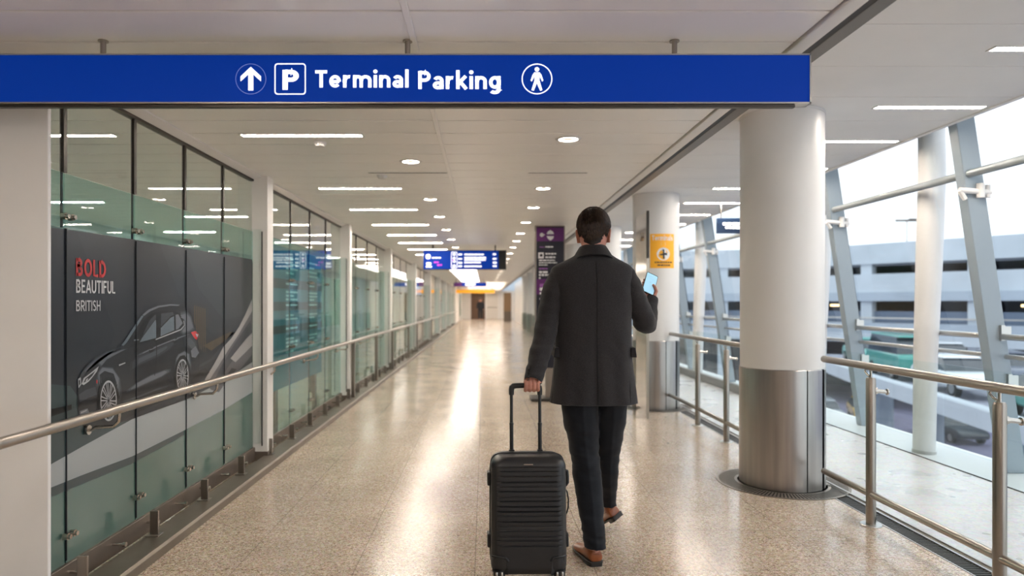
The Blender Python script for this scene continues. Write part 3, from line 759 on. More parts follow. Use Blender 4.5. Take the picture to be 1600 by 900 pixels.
for i, (x, y, w, h) in enumerate(((852,398,.15,.024),(852,403.5,.15,.024),(842,408,.22,.02),(842,411.5,.25,.016),(842,415,.12,.016),(842,427,.12,.03),(842,431.5,.14,.03),(842,436,.03,.025),(843,455,.08,.05),(843,460,.08,.03),(843,468,.05,.02))):
    row(g(x, y), (1,0,0), (0,0,1), w, h, seed=60+i, mt='white_print')
m.build('pictogram', M['white_print'], tt)
m = MB(); bars(m, g(843,387), (1,0,0), (0,0,1), .07, .014, seed=4); bars(m, g(842,421), (1,0,0), (0,0,1), .12, .02, seed=11); bars(m, g(843,449), (1,0,0), (0,0,1), .1, .05, seed=12); m.build('lilac_lettering', M['lilac_print'], tt)
m = MB(); m.disc(g(845.5,399)+Vector((0,-.002,0)), (1,0,0), (0,0,1), .02, 14); m.build('icon', M['black_print'], tt)

# ================================================================== round columns on the right
CX, CR = 2.205, .29
cys = [5.07, 8.79, 12.5, 16.2, 19.9, 23.6, 27.3, 31.0, 34.7]
for i, cy in enumerate(cys):
    lb = ['big round white column with steel base beyond the end of the blue Terminal Parking sign', 'second round white column, with the yellow notice on it'][i] if i < 2 else f'{ORD[i]} round white column with steel base, counting down the corridor from the big one'
    t = thing('round_column', lb, 'column', (CX, cy, 0), 'round white columns beside the railing')
    MB().lathe([(CR,.86),(CR,HO-.02),(CR+.006,HO-.02),(CR+.006,HO-.001)], (CX,cy,0), 64).build('shaft', M['column'], t, smooth=40)
    k = MB()
    a_ = -PI/2
    for s0, s1 in ((.02, .875), (.885, 1.045), (1.085, 1.98)):
        k.lathe([(CR+.002,0),(CR+.006,.004),(CR+.006,.855),(CR+.001,.86)], (CX,cy,0), 40, a0=-PI*1.02+PI*(s0-.3), a1=-PI*1.02+PI*(s1-.3))
    k.build('steel_cladding', M['clad'], t, smooth=40, recalc=False)
    MB().lathe([(CR-.004,0),(CR-.004,.86)], (CX,cy,0), 48).build('cladding_joint', M['black'], t, smooth=40)
for i, cy in enumerate(cys[:2]):
    k = MB()
    k.lathe([(CR+.02,.001),(CR+.02,.004),(.46,.004),(.46,.001)], (CX,cy,0), 64)
    g_ = thing('floor_grille', ['round steel floor grille ring around the biggest white column', 'round steel floor grille ring around the second white column'][i], 'floor grille', (CX, cy, 0), 'grille rings at the columns')
    k.build('ring', M['kerb'], g_, smooth=40)
    k = MB()
    for j in range(110):
        a = 2*PI*j/110; c, s = math.cos(a), math.sin(a); w = .005
        k.add([(CX+c*.33-s*w, cy+s*.33+c*w, .0046), (CX+c*.44-s*w, cy+s*.44+c*w, .0046), (CX+c*.44+s*w, cy+s*.44-c*w, .0046), (CX+c*.33+s*w, cy+s*.33-c*w, .0046)], [(0,1,2,3)])
    k.build('slot', M['void'], g_, recalc=False)
# drain grating along the rail
g_ = thing('drain_grating', 'long dark slotted drain grating beside the steel railing', 'drain', (2.45, 10, 0))
MB().box(2.388, -1, -.02, 2.396, 36, .002).box(2.50, -1, -.02, 2.512, 36, .004).box(2.545, -1, -.02, 2.56, 36, .006).build('frame', M['alu'], g_)
MB().box(2.512, -1, -.02, 2.545, 36, -.002).build('edge_strip', M['kerb'], g_)
k = MB(); y = 1.5
while y < 14:
    k.box(2.396, y, -.016, 2.50, y+.010, -.002); y += .022
k.box(2.396, 14, -.016, 2.50, 36, -.004)
k.build('slats', M['grate'], g_)

# steel board beside column 2
t = thing('steel_board', 'tall narrow steel board standing edge-on beside the second white column', 'board', (1.89, 8.1, 0))
MB().box(1.872, 7.88, 0, 1.892, 8.44, 2.39).build('panel', mat('polished steel', (205,198,190), .12, 1), t, bevel=.002)
MB().box(1.866, 7.868, 1.85, 1.898, 7.8795, 2.40).build('edge', mat('dark edge', (54,50,46), .4, .5), t)
MB().box(1.868, 7.868, .0, 1.896, 7.8795, 1.85).build('edge', mat('steel edge', (176,168,156), .3, .9), t)
MB().tube([(1.872, 8.14, 2.12),(1.85, 8.14, 2.12)], .05, 20).build('badge', M['bolt'], t)
# yellow notice wrapped on column 2
t = thing('yellow_notice', 'yellow notice with a black aeroplane symbol on the second white column', 'notice', (CX, 8.5, 2.0))
cy = 8.79
def cyl(px, py, lift=0):
    x = (px-VX)*8.52/KX; r = CR + .002 + lift*.0012
    s = max(-1, min(1, (x-CX)/r)); return Vector((x, cy - r*math.sqrt(1-s*s), EYE-(py-VY)*8.52/KX))
m = MB()
n = 14
for k in range(n):
    xa, xb = 1016+38*k/n, 1016+38*(k+1)/n
    m.add([cyl(xa,419),cyl(xb,419),cyl(xb,365.5),cyl(xa,365.5)], [(0,1,2,3)])
m.build('sheet', mat('yellow notice sheet', (246,176,38), .5), t)
m = MB(); vs, fs = text_geo('Terminals', .17)
x_0, x_1 = min(v[0] for v in vs), max(v[0] for v in vs); y_0, y_1 = min(v[1] for v in vs), max(v[1] for v in vs)
m.add([cyl(1018.5+33*(v[0]-x_0)/(x_1-x_0), 376-8.5*(v[1]-y_0)/(y_1-y_0), 2) for v in vs], fs)
m.add([cyl(1032.5,384),cyl(1039,384),cyl(1039,378.5),cyl(1032.5,378.5)], [(0,1,2,3)])
m.add([cyl(1036+10.4*math.cos(2*PI*k/28), 397+10*math.sin(2*PI*k/28), 2) for k in range(28)], [tuple(range(28))])
m.build('white_print', M['white_print'], t)
m = MB()
m.add([cyl(x,y,4) for x,y in ((1033.8,390.2),(1036.6,389.6),(1037.4,392),(1037.2,395.5),(1041.6,395.2),(1041.8,399),(1037.6,398.6),(1037.6,404.6),(1034.8,404.6),(1035,399),(1030.2,399),(1030.2,397.4),(1034.6,396.6),(1035,393))], [tuple(range(14))])
for (xx, yy, w, s) in ((1022.5,411,27,1),(1026.5,415.5,19,2)):
    r = random.Random(s); x = xx
    while x < xx+w:
        l = r.uniform(2, 4.5); m.add([cyl(x,yy,3),cyl(x+l,yy,3),cyl(x+l,yy-2,3),cyl(x,yy-2,3)], [(0,1,2,3)]); x += l+.8
m.build('black_print', M['black_print'], t)
# navy hanging sign beyond the nearest column
Y5 = 9.5
a, b_ = at(1121,364.5,Y5), at(1170,340.5,Y5)
t = thing('hanging_sign', 'small navy sign with white lettering hanging by the windows between the white columns', 'sign', ((a.x+b_.x)/2, Y5, a.z))
MB().box(a.x, Y5, a.z, b_.x, Y5+.06, b_.z).build('housing', M['navy'], t, bevel=.004)
m = MB(); bars(m, at(1129,352.5,Y5)+Vector((0,-.005,0)), (1,0,0), (0,0,1), .30, .045, seed=3, gap=.1); bars(m, at(1133,358,Y5)+Vector((0,-.005,0)), (1,0,0), (0,0,1), .26, .04, seed=8, gap=.1)
m.build('lettering', M['sign_white'], t)
for x in (a.x+.06, b_.x-.06): MB().tube([(x,Y5+.03,b_.z),(x,Y5+.03,HO)], .01, 8).build('hanger', M['steel'], t)

# ================================================================== right railing
def railing(label, ya, yb, posts_):
    X = 2.32
    t = thing('guard_railing', label, 'railing', (X, (ya+yb)/2, 0), 'railings between the white columns')
    MB().tube([(X, ya, .95), (X, yb, .95)], .0235, 16).build('top_rail', M['rail'], t, smooth=40)
    MB().tube([(X, ya, .185), (X, yb, .185)], .021, 16).build('bottom_rail', M['rail'], t, smooth=40)
    for py in posts_:
        p = MB().tube([(X,py,.006),(X,py,.872),(X,py,.885)], [.0275,.0275,.022], 18).build('post', M['steel'], t, smooth=35)
        MB().lathe([(.001,.008),(.058,.008),(.062,.001)], (X,py,0), 24).build('foot_plate', M['alu'], p, smooth=35)
        MB().tube([(X,py,.885),(X-.004,py+.03,.9),(X-.004,py+.055,.915),(X,py+.05,.94)], .0065, 8).tube([(X,py,.885),(X,py,.93)], .008, 8).build('hook', M['bolt'], p, smooth=50)
        MB().tube([(X+.02,py,.805),(X+.034,py,.805),(X+.036,py,.805),(X+.092,py,.798),(X+.094,py,.798),(X+.102,py,.798)], [.02,.02,.0125,.0115,.019,.019], 14).build('peg', M['bolt'], p, smooth=40)
railing('steel railing with two posts running from the big white column towards the camera', 1.0, 4.665, (4.10, 3.075, 2.05))
for i in range(len(cys)-1):
    c0, c1 = cys[i], cys[i+1]; d = c1-c0
    railing('steel railing between the big white column and the column with the yellow notice' if i == 0 else f'{ORD[i-1]} far steel railing beyond the column with the yellow notice, counting down the corridor', c0+.285, c1-.285, (c0+1.48, c0+2.36) if i == 0 else (c0+d*.36, c0+d*.64))

# ================================================================== sloping window wall
def fx(z): return 4.15 - .146*z          # mullion centre line leans in
mys = [1.25, 3.31, 5.37, 7.43, 9.49, 11.55, 13.61, 15.67, 17.73, 19.79, 21.85, 23.91, 25.97, 28.03, 30.09, 32.15, 34.21]
ZT = 3.05
dark = mat('dark gasket strip', (40,46,52), .4)
mm_ = mat('grey blue mullion paint', (142,154,163), .4)
for i, my in enumerate(mys):
    if my < 3: 
        continue
    t = thing('sloping_mullion', f'{ORD[i-1]} grey leaning window mullion, counting from the railing end of the windows', 'mullion', (fx(0), my, 0), 'leaning window mullions')
    m = MB(); w, th = .075, .05
    m.loft([[(fx(z)-w,my-th,z),(fx(z)+w,my-th,z),(fx(z)+w,my+th,z),(fx(z)-w,my+th,z)] for z in (.005, ZT)])
    m.build('post', mm_, t, bevel=.006)
    m = MB(); m.loft([[(fx(z)+w,my-.012,z),(fx(z)+w+.022,my-.012,z),(fx(z)+w+.022,my+.012,z),(fx(z)+w,my+.012,z)] for z in (.005, ZT)])
    m.build('gasket', dark, t)
    for z in (2.21, 1.10, .72):
        m = MB()
        big = z > 2
        x = fx(z)
        if big:
            m.tube([(x-.14,my-.07,z),(x+.1,my-.07,z-.02)], .022, 12).tube([(x+.02,my-.075,z-.06),(x+.02,my-.075,z+.05)], .028, 12).tube([(x+.08,my-.07,z+.04),(x+.08,my-.07,z-.06)], .02, 10)
            m.tube([(x-.14,my-.07,z-.005),(x-.09,my-.06,z-.07)], .018, 8)
        else:
            m.box(x+.02,my-.075,z-.06,x+.05,my-.05,z+.06).box(x+.05,my-.07,z-.05,x+.1,my-.052,z+.05)
        m.build('clamp', M['white'] if big else M['alu'], t, smooth=40)
    if i+1 < len(mys) and my < 36:
        for z, nm, r in ((2.34, 'upper', .034), (1.06, 'middle', .024), (.90, 'lower', .02)):
            pass
for i in range(len(mys)-1):
    y0, y1 = mys[i], mys[i+1]
    for z, nm, r in ((2.34, 'upper', .032), (1.07, 'middle', .024), (.915, 'lower', .02)):
        x = fx(z) - (.03 if z > 2 else -.03)
        o = MB().tube([(x, y0+.0515, z), (x, y1-(.0515 if z > 2 else .077), z)], r, 14).build('window_tube', M['alu'] if z < 2 else mat('grey tube', (140,147,150), .4, .3), smooth=40)
        tag(o, f'{nm} horizontal steel tube across the {ORD[i]} sloping window, counting from the railing end', 'tube', 'horizontal tubes of the window wall')
    m = MB(); g_ = .105
    m.loft([[(fx(z)+g_-.006,y0+.006,z),(fx(z)+g_+.006,y0+.006,z),(fx(z)+g_+.006,y1-.006,z),(fx(z)+g_-.006,y1-.006,z)] for z in (.006, ZT)])
    o = m.build(f'window_{i+1}', M['glass_out']); o['kind'] = 'structure'
struct('trim_6', MB().box(fx(ZT)-.12, -5, ZT, fx(ZT)+.2, 36, ZT+.08), M['alu'])
# low glass balustrade on the sill channel
gbm = glass_mat('pale balustrade glass', (.95,.985,.985), .7)
t = thing('glass_balustrade', 'long low clear glass balustrade standing on the dark sill line before the leaning mullions', 'balustrade', (3.79, 18, 0))
y = 1.5
while y < 35:
    MB().box(3.777, y+.008, .008, 3.789, y+2.052, .83).build('glass_panel', gbm, t); y += 2.06
# slender white columns
bys = [4.1, 6.06, 8.02, 10.15, 12.5, 14.7, 16.8, 19, 21, 23, 25, 27, 29, 31, 33]
for i, by in enumerate(bys):
    t = thing('slender_column', f'{ORD[i]} slender white tubular column on the window sill, counting from the railing end', 'column', (3.91, by, 0), 'slender white columns along the windows')
    MB().tube([(3.90,by,.004),(3.915,by,.9),(3.945,by,1.7),(3.972,by,2.5),(3.965,by,3.02)], [.088,.094,.104,.108,.104], 28).build('shaft', M['column'], t, smooth=40)
    MB().tube([(3.90,by,.004),(3.902,by,.03)], [.094,.094], 28).build('base_ring', M['alu'], t, smooth=40)
# ================================================================== far end of the corridor
t = thing('double_door', 'pale double door at the far end beside the dark doorway', 'door', (.7, YEND-.05, 0))
MB().box(.18, YEND-.06, 0, 1.15, YEND-.01, 2.2).build('leaf', mat('pale door', (228,222,214), .4), t, bevel=.01)
MB().box(.12, YEND-.08, 0, .18, YEND, 2.28).box(1.15, YEND-.08, 0, 1.21, YEND, 2.28).box(.12, YEND-.08, 2.2, 1.21, YEND, 2.28).build('frame', M['pillar'], t)
MB().box(.25, YEND-.1, .95, 1.08, YEND-.06, 1.02).build('push_bar', M['steel'], t)
t = thing('dark_doorway', 'dark brown open doorway at the far end of the corridor', 'door', (-.5, YEND-.05, 0))
MB().box(-1.15, YEND-.06, 0, .10, YEND-.02, 2.2).build('opening', M['wood'], t)
MB().box(-1.22, YEND-.09, 0, -1.15, YEND, 2.28).box(.05, YEND-.09, 0, .12, YEND, 2.28).box(-1.22, YEND-.09, 2.2, .12, YEND, 2.28).build('frame', M['pillar'], t)
t = thing('timber_cabinet', 'tall brown cabinet standing by the wall near the far end doors', 'cabinet', (1.7, 50, 0))
MB().box(1.4, 49.6, .0, 1.95, 50.2, 2.1).build('body', mat('brown cabinet', (120,94,66), .5), t, bevel=.01)
MB().box(1.4, 49.58, 0, 1.95, 49.6, .75).build('lower_door', mat('grey brown', (86,76,66), .5), t)
t = thing('green_panel', 'narrow dark green panel on the wall near the far brown doorway', 'panel', (-2.2, 52, 0))
MB().box(-1.885, 51.5, .4, -1.86, 53, 2.1).build('board', mat('deep green', (24,84,70), .5), t)
MB().box(-1.885, 51.5, 0, -1.86, 51.6, .4).build('foot', M['steel'], t)

# ================================================================== outside: road, ramp, car park
struct('ground', MB().box(4.6, -10, -6.6, 140, 130, -6.5), mat('outdoor asphalt', (136,130,156), .85, noise_amt=.15, noise_scale=.4))
struct('wall_outside', MB().box(4.30, -5, -6.5, 4.36, 40, .0), M['pillar'])
conc = mat('pale concrete', (188,198,206), .8, noise_amt=.08, noise_scale=.5)
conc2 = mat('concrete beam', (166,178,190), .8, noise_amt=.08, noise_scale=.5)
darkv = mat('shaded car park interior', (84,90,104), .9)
gp = thing('car_park', 'multi storey concrete car park across the road', 'building', (30, 48, -6.5))
PTS = [(52, 22), (34.5, 42.5), (26.5, 54), (17.5, 57.5), (-6, 62)]
def band(z0, z1, out, thick=.35):
    "horizontal strip that follows the building line, set out towards the road"
    ins, ous = [], []
    for k, (x, y) in enumerate(PTS):
        a = PTS[max(k-1,0)]; b = PTS[min(k+1,len(PTS)-1)]
        d = Vector((b[0]-a[0], b[1]-a[1])).normalized(); nrm = Vector((-d.y, d.x))
        if nrm.dot(Vector((0-x, 20-y))) < 0: nrm = -nrm
        ous.append((x+nrm.x*out, y+nrm.y*out)); ins.append((x+nrm.x*(out-thick), y+nrm.y*(out-thick)))
    m = MB(); n = len(PTS)
    rings = [[(ous[k][0],ous[k][1],z0),(ous[k][0],ous[k][1],z1),(ins[k][0],ins[k][1],z1),(ins[k][0],ins[k][1],z0)] for k in range(n)]
    return m.loft(rings)
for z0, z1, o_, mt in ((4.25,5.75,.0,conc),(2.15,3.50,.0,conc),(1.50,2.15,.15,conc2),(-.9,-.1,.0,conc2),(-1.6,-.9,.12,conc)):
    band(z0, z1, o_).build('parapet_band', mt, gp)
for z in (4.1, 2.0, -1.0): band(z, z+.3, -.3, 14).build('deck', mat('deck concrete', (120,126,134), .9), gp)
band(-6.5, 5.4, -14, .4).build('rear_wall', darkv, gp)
pm_ = MB()
for k in range(len(PTS)-1):
    a, b = Vector(PTS[k]), Vector(PTS[k+1]); L_ = (b-a).length; n = max(2, int(L_/5.2))
    d = (b-a).normalized(); nr = Vector((-d.y, d.x))
    if nr.dot(Vector((-a.x, 20-a.y))) < 0: nr = -nr
    for q in range(n):
        c = a + d*(L_*(q+.5)/n) - nr*.5; h = .4
        pm_.add([(c+d*sx*h+nr*sy*.35).to_3d()+Vector((0,0,z)) for z in (-6.5, 5.2) for sx, sy in ((-1,-1),(1,-1),(1,1),(-1,1))], [(0,3,2,1),(4,5,6,7),(0,1,5,4),(1,2,6,5),(2,3,7,6),(3,0,4,7)])
pm_.build('pillars', conc, gp)
band(-.1, .75, -.6, .1).build('louvre_screen', mat('blue grey louvres', (104,120,142), .6), gp)
band(.2, .3, .05, .06).build('guard_rail', M['alu'], gp)
lm_ = MB()
lampm = mat('car park lamp', (255,220,160), .5, emit=2.5)
for x, y in ((31.5,49.5),(38.5,41),(35.6,45),(28,55)): lm_.box(x, y, 1.1, x+1.1, y+.3, 1.25)
lm_.build('strip_lamp', lampm, gp)
for i, (px, py) in enumerate(((1417,346),(1437,344))):
    p = at(px, py, 56 + i*2)
    t = thing('street_lamp', ['thin lamp post on the car park roof, nearer one', 'thin lamp post on the car park roof, slightly farther one'][i], 'lamp post', (p.x, p.y, 4.4), 'lamp posts on the car park roof')
    MB().tube([(p.x,p.y,4.4),(p.x,p.y,p.z)], .07, 8).build('pole', M['alu'], t)
    MB().box(p.x-.9, p.y-.15, p.z, p.x+.9, p.y+.15, p.z+.15).build('lamp_head', M['grate'], t, bevel=.03)
# elevated ramp with curved parapet
rt = thing('road_ramp', 'pale curving elevated road ramp below the windows', 'ramp', (17, 26, -6.5))
RP = [(11.6,8),(13.4,14),(14.6,19.4),(15.4,24),(16.2,29),(17.4,34.5),(18.8,39),(21,44.5)]
m = MB(); m2 = MB(); rings = []; r2 = []
for k, (x, y) in enumerate(RP):
    a = RP[max(k-1,0)]; b = RP[min(k+1,len(RP)-1)]; d = Vector((b[0]-a[0], b[1]-a[1])).normalized(); n_ = Vector((d.y, -d.x))
    P0 = Vector((x,y)); zt_ = -1.5 - .012*(44-y)
    ou, inn, far_ = P0, P0+n_*.35, P0+n_*7.4
    rings.append([(ou.x,ou.y,zt_-.62),(ou.x,ou.y,zt_-.05),(ou.x+.05*n_.x,ou.y+.05*n_.y,zt_),(inn.x,inn.y,zt_),(inn.x,inn.y,zt_-.62)])
    r2.append([(inn.x,inn.y,zt_-.62),(inn.x,inn.y,zt_-.45),(far_.x,far_.y,zt_-.45),(far_.x,far_.y,zt_-.62)])
m.loft(rings).build('parapet', mat('ramp concrete', (196,200,208), .7, noise_amt=.06, noise_scale=.4), rt)
m2.loft(r2).build('deck', mat('ramp asphalt', (150,150,164), .85), rt)
pr_ = MB()
for (x, y) in ((18.6,23),(19.6,30),(21.6,37)): pr_.tube([(x,y,-6.5),(x,y,-2.15)], .5, 14)
pr_.build('pier', conc2, rt, smooth=40)

# ---- cars
def make_car(name, label, rgb, loc, rz, van=False):
    t = thing(name, label, 'van' if van else 'car', loc); t.rotation_euler = (0,0,rz)
    paint = mat('paint '+label[:18], rgb, .3, coat=.6)
    L_, W = 4.3, .86
    if van: low = [(-2.3,.35),(-2.3,1.0),(-2.1,1.15),(2.2,1.15),(2.3,.9),(2.3,.35)]; cab = [(-2.1,1.12),(-1.5,1.9),(2.1,1.95),(2.2,1.12)]
    else: low = [(-2.15,.35),(-2.15,.62),(-1.9,.78),(-.9,.9),(1.9,.95),(2.12,.8),(2.12,.35)]; cab = [(-1.0,.88),(-.25,1.38),(.9,1.42),(1.75,.93)]
    m = MB(); m.loft([[(p[0]*(.96 if abs(s) == 1 else 1), s*W*(1 if abs(s) < 1 else 1), p[1]) for p in low] for s in (-1,-.8,.8,1)])
    m.build('body', paint, t, world=False, bevel=.07, smooth=50)
    m = MB(); m.loft([[((p[0]-.35)*(.9 if abs(s) == 1 else 1)+.35, s*(W-.04 if i in (0,len(cab)-1) else W-.2), p[1]) for i, p in enumerate(cab)] for s in (-1,1)])
    m.build('windows', mat('car glass', (44,56,66), .1, coat=.5), t, world=False)
    c2 = cab[1:-1]; m = MB()
    m.loft([[(c2[0][0]-.05, s*(W-.19), c2[0][1]-.02),(c2[0][0]+.05, s*(W-.22), c2[0][1]+.05),(c2[-1][0]-.05, s*(W-.22), c2[-1][1]+.05),(c2[-1][0]+.05, s*(W-.19), c2[-1][1]-.02)] for s in (-1,1)])
    m.build('roof', paint, t, world=False)
    for x in (-1.35, 1.3):
        for s in (-1, 1):
            w_ = MB().tube([(x, s*(W-.2), .32), (x, s*(W+.02), .32)], .32, 20).build('wheel', M['black'], t, world=False, smooth=40)
            MB().tube([(x, s*(W+.0), .32), (x, s*(W+.03), .32)], .2, 14).build('hub', M['alu'], w_, world=False, smooth=40)
    return t
def on_ramp(Y, lane):
    for a, b in zip(RP, RP[1:]):
        if a[1] <= Y <= b[1]:
            q = (Y-a[1])/(b[1]-a[1]); d = Vector((b[0]-a[0], b[1]-a[1])).normalized(); n_ = Vector((d.y, -d.x))
            p = Vector((a[0]+(b[0]-a[0])*q, Y)) + n_*lane
            return (p.x, p.y, -1.5-.012*(44-Y)-.45+.03), math.atan2(d.y, d.x)
def ramp_car(name, label, rgb, Y, lane, van=False):
    loc, rz = on_ramp(Y, lane); make_car(name, label, rgb, loc, rz, van)
ramp_car('car', 'white car on the ramp beside the large slender white column', (232,236,240), 26.8, 2.5)
ramp_car('car', 'dark blue car on the ramp beyond the white car', (58,70,92), 29.5, 5.4)
ramp_car('van', 'teal van on the ramp seen between two leaning mullions', (58,150,140), 32.2, 2.5, True)
ramp_car('car', 'pale silver car on the ramp beyond the teal van', (206,214,222), 35.5, 5.4)
ramp_car('car', 'teal car farthest along the ramp', (70,160,150), 38, 2.5)
ramp_car('car', 'teal car at the near end of the ramp', (60,140,132), 20.6, 2.5)
ramp_car('car', 'white car farthest along the far lane of the ramp', (226,230,234), 41, 5.4)
make_car('car', 'black car on the lower road below the ramp', (40,44,52), (27.0, 39.5, -6.49), 1.5)
make_car('car', 'grey car on the lower road at the foot of the car park', (176,182,192), (22.6, 45.5, -6.49), 1.4)
make_car('car', 'yellow taxi on the lower road beneath the ramp', (226,178,60), (25.6, 46.0, -6.49), 1.2)
# ================================================================== suitcase
def rr_ring(hx, hy, z, r, n=10, off=None):
    pts = []
    r = min(r, hx*.98, hy*.98)
    for (sx, sy, a0) in ((1,-1,-PI/2),(1,1,0),(-1,1,PI/2),(-1,-1,PI)):
        for k in range(n+1):
            a = a0 + PI/2*k/n
            pts.append((sx*(hx-r)+r*math.cos(a), sy*(hy-r)+r*math.sin(a), z))
    out = []
    N = len(pts)
    # extra points along the long faces so that ribs read there
    for k in range(N):
        a, b = Vector(pts[k]), Vector(pts[(k+1) % N]); out.append(a)
        if k % (n+1) == n:
            for q in range(1, 12): out.append(a.lerp(b, q/12))
    if off:
        out = [Vector((p.x, p.y*(1) + (math.copysign(off(p), p.y)), p.z)) for p in out]
    return out
SC = Vector((.207, 3.27, 0))
case = thing('suitcase', 'black ribbed hard shell cabin suitcase on wheels held by the walking man', 'suitcase', SC)
case.rotation_euler = (math.radians(-3.0), 0, math.radians(1.0))
shell_m = mat('black ribbed polycarbonate', (28,28,31), .36, spec=.5, bump=.08, bump_scale=400)
trim_m = mat('black plastic', (20,20,22), .4)
HX, HY, ZB, ZTOP = .178, .115, .062, .606
rib_z = [.200+.0226*k + .002*math.sin(k*2.3) for k in range(17)]
def rib(z):
    g = 0
    for rz_ in rib_z:
        d = abs(z-rz_)
        if d < .0034: g = max(g, 1 - (d/.0034)**2)
    return g
zs = []
z = ZB
while z < ZTOP: zs.append(z); z += .0016
zs.append(ZTOP)
rings = []
for z in zs:
    e0 = min(1, (z-ZB)/.045); e1 = min(1, (ZTOP-z)/.055)
    q0 = math.sqrt(max(0, 1-(1-e0)**2)); q1 = math.sqrt(max(0, 1-(1-e1)**2))
    s = .050*(1-q1) + .035*(1-q0)
    hx, hy = HX - s, HY - s*.8
    bul = .006*math.sin(PI*(z-ZB)/(ZTOP-ZB))
    g = rib(z)
    def off(p, g=g, hx=hx):
        m_ = 1 if abs(p.x) < .138 else max(0, 1-(abs(p.x)-.138)/.012)
        return bul - .0065*g*m_ if abs(p.y) > hy*.9 else 0
    rings.append(rr_ring(hx, hy, z, .052, 10, off))
mb = MB(); mb.loft(rings); mb.build('shell', shell_m, case, world=False, smooth=50)
zp = MB()
zr = []
for k in range(96):
    a = 2*PI*k/96; c, s = math.cos(a), math.sin(a)
    sx, sz = abs(c)**.22*(1 if c > 0 else -1), abs(s)**.22*(1 if s > 0 else -1)
    zr.append((sx*(HX+.001), 0.0, (ZB+ZTOP)/2 + sz*((ZTOP-ZB)/2+.001)))
zp.tube(zr, .0045, 8, closed=True); zp.build('zip', trim_m, case, world=False, smooth=50)
# corner guards
for s in (-1, 1):
    g = MB(); rg = []
    for k in range(9):
        a = PI/2*k/8
        rg.append((s*(.098+.070*math.sin(a)) , -HY-.0035+.020*(math.sin(a)**4), .112+.052*math.cos(a)*.0+.034*(math.cos(a))))
    g.tube([(s*.098,-HY-.002,.13),(s*.11,-HY-.003,.146),(s*.135,-HY-.003,.150),(s*.158,-HY+.008,.148),(s*.172,-HY+.03,.146)], .0055, 10)
    g.loft([[(s*(.100),-HY-.001,.07),(s*.165,-HY+.010,.07),(s*.172,-HY+.032,.075),(s*.172,-HY+.032,.145),(s*.160,-HY+.008,.145),(s*.108,-HY-.003,.145)],
            [(s*(.102),-HY+.01,.075),(s*.155,-HY+.022,.075),(s*.16,-HY+.04,.078),(s*.16,-HY+.04,.14),(s*.15,-HY+.02,.14),(s*.112,-HY+.01,.14)]])
    g.build('corner_guard', trim_m, case, world=False, smooth=50)
for z in (.20, .49):
    for s in (-1, 1):
        if s == 1 and z > .4: continue
        MB().box(s*(HX+.007)-.009, -.035, z-.032, s*(HX+.007)+.009, .035, z+.032).build('side_foot', trim_m, case, world=False, bevel=.006)
hd = MB(); hd.tube([(HX-.002,-.02,.53),(HX+.012,-.02,.525),(HX+.014,-.02,.50),(HX+.014,-.02,.47),(HX+.003,-.02,.455)], .0075, 10); hd.build('latch', trim_m, case, world=False, smooth=50)
MB().tube([(HX,-.01,.44),(HX+.012,-.012,.425),(HX+.018,-.012,.39),(HX+.017,-.012,.35),(HX+.010,-.012,.325),(HX,-.01,.315)], .006, 10, flat=.6).build('carry_handle', trim_m, case, world=False, smooth=50)
MB().box(-.026, -HY-.0075, .571, .018, -HY-.003, .5765).build('name_plate', M['steel'], case, world=False, bevel=.001)
# pull handle
th = HY - .028
ph = MB()
for s in (-1, 1):
    ph.tube([(s*.0705, th, .60), (s*.0705, th, .735)], .0095, 14, flat=.75); ph.tube([(s*.0705, th, .735), (s*.0705, th, .905)], .0078, 14, flat=.75)
    ph.tube([(s*.0705, th, .732), (s*.0705, th, .742)], .0108, 14)
    ph.box(s*.0705-.013, th-.012, .600, s*.0705+.013, th+.012, .611)
ph = ph.build('pull_handle', trim_m, case, world=False, smooth=40)
gr = MB()
gr.tube([(-.0705,th,.880),(-.0705,th,.905),(-.068,th,.917),(-.060,th,.924),(-.046,th,.9255),(0,th,.9265),(.046,th,.9255),(.060,th,.924),(.068,th,.917),(.0705,th,.905),(.0705,th,.880)], [.0125,.0135,.0145,.0145,.0135,.0125,.0135,.0145,.0145,.0135,.0125], 16)
gr.build('grip', mat('soft black grip', (24,23,23), .5), ph, world=False, smooth=50)
for sx in (-1, 1):
    for sy in (-1, 1):
        x, y = sx*.140, sy*.082
        y -= .012 if sy < 0 else 0
        w = MB()
        w.lathe([(.010,.045),(.022,.047),(.028,.060),(.026,.085),(.010,.088)], (x,y,0), 18)
        w.box(x-.006, y-.012, .018, x+.006, y+.018, .055)
        wo = w.build('wheel', trim_m, case, world=False, smooth=40)
        w = MB()
        for s in (-1, 1): w.tube([(x+s*.007,y,.025),(x+s*.009,y,.025),(x+s*.018,y,.025),(x+s*.020,y,.025)], [.022,.0245,.0245,.022], 24)
        w.build('tyre', mat('wheel rubber', (26,26,27), .5), wo, world=False, smooth=40)
        w = MB()
        for s in (-1, 1): w.lathe([(.0215,.046),(.0245,.058),(.0215,.07)], (0,0,0), 3); 
        w = MB()
        for s in (-1, 1): w.tube([(x+s*.012,y-.021,.052),(x+s*.012,y-.024,.066),(x+s*.012,y-.020,.080)], .0062, 10)
        w.build('fork_cover', M['bolt'], wo, world=False, smooth=40)

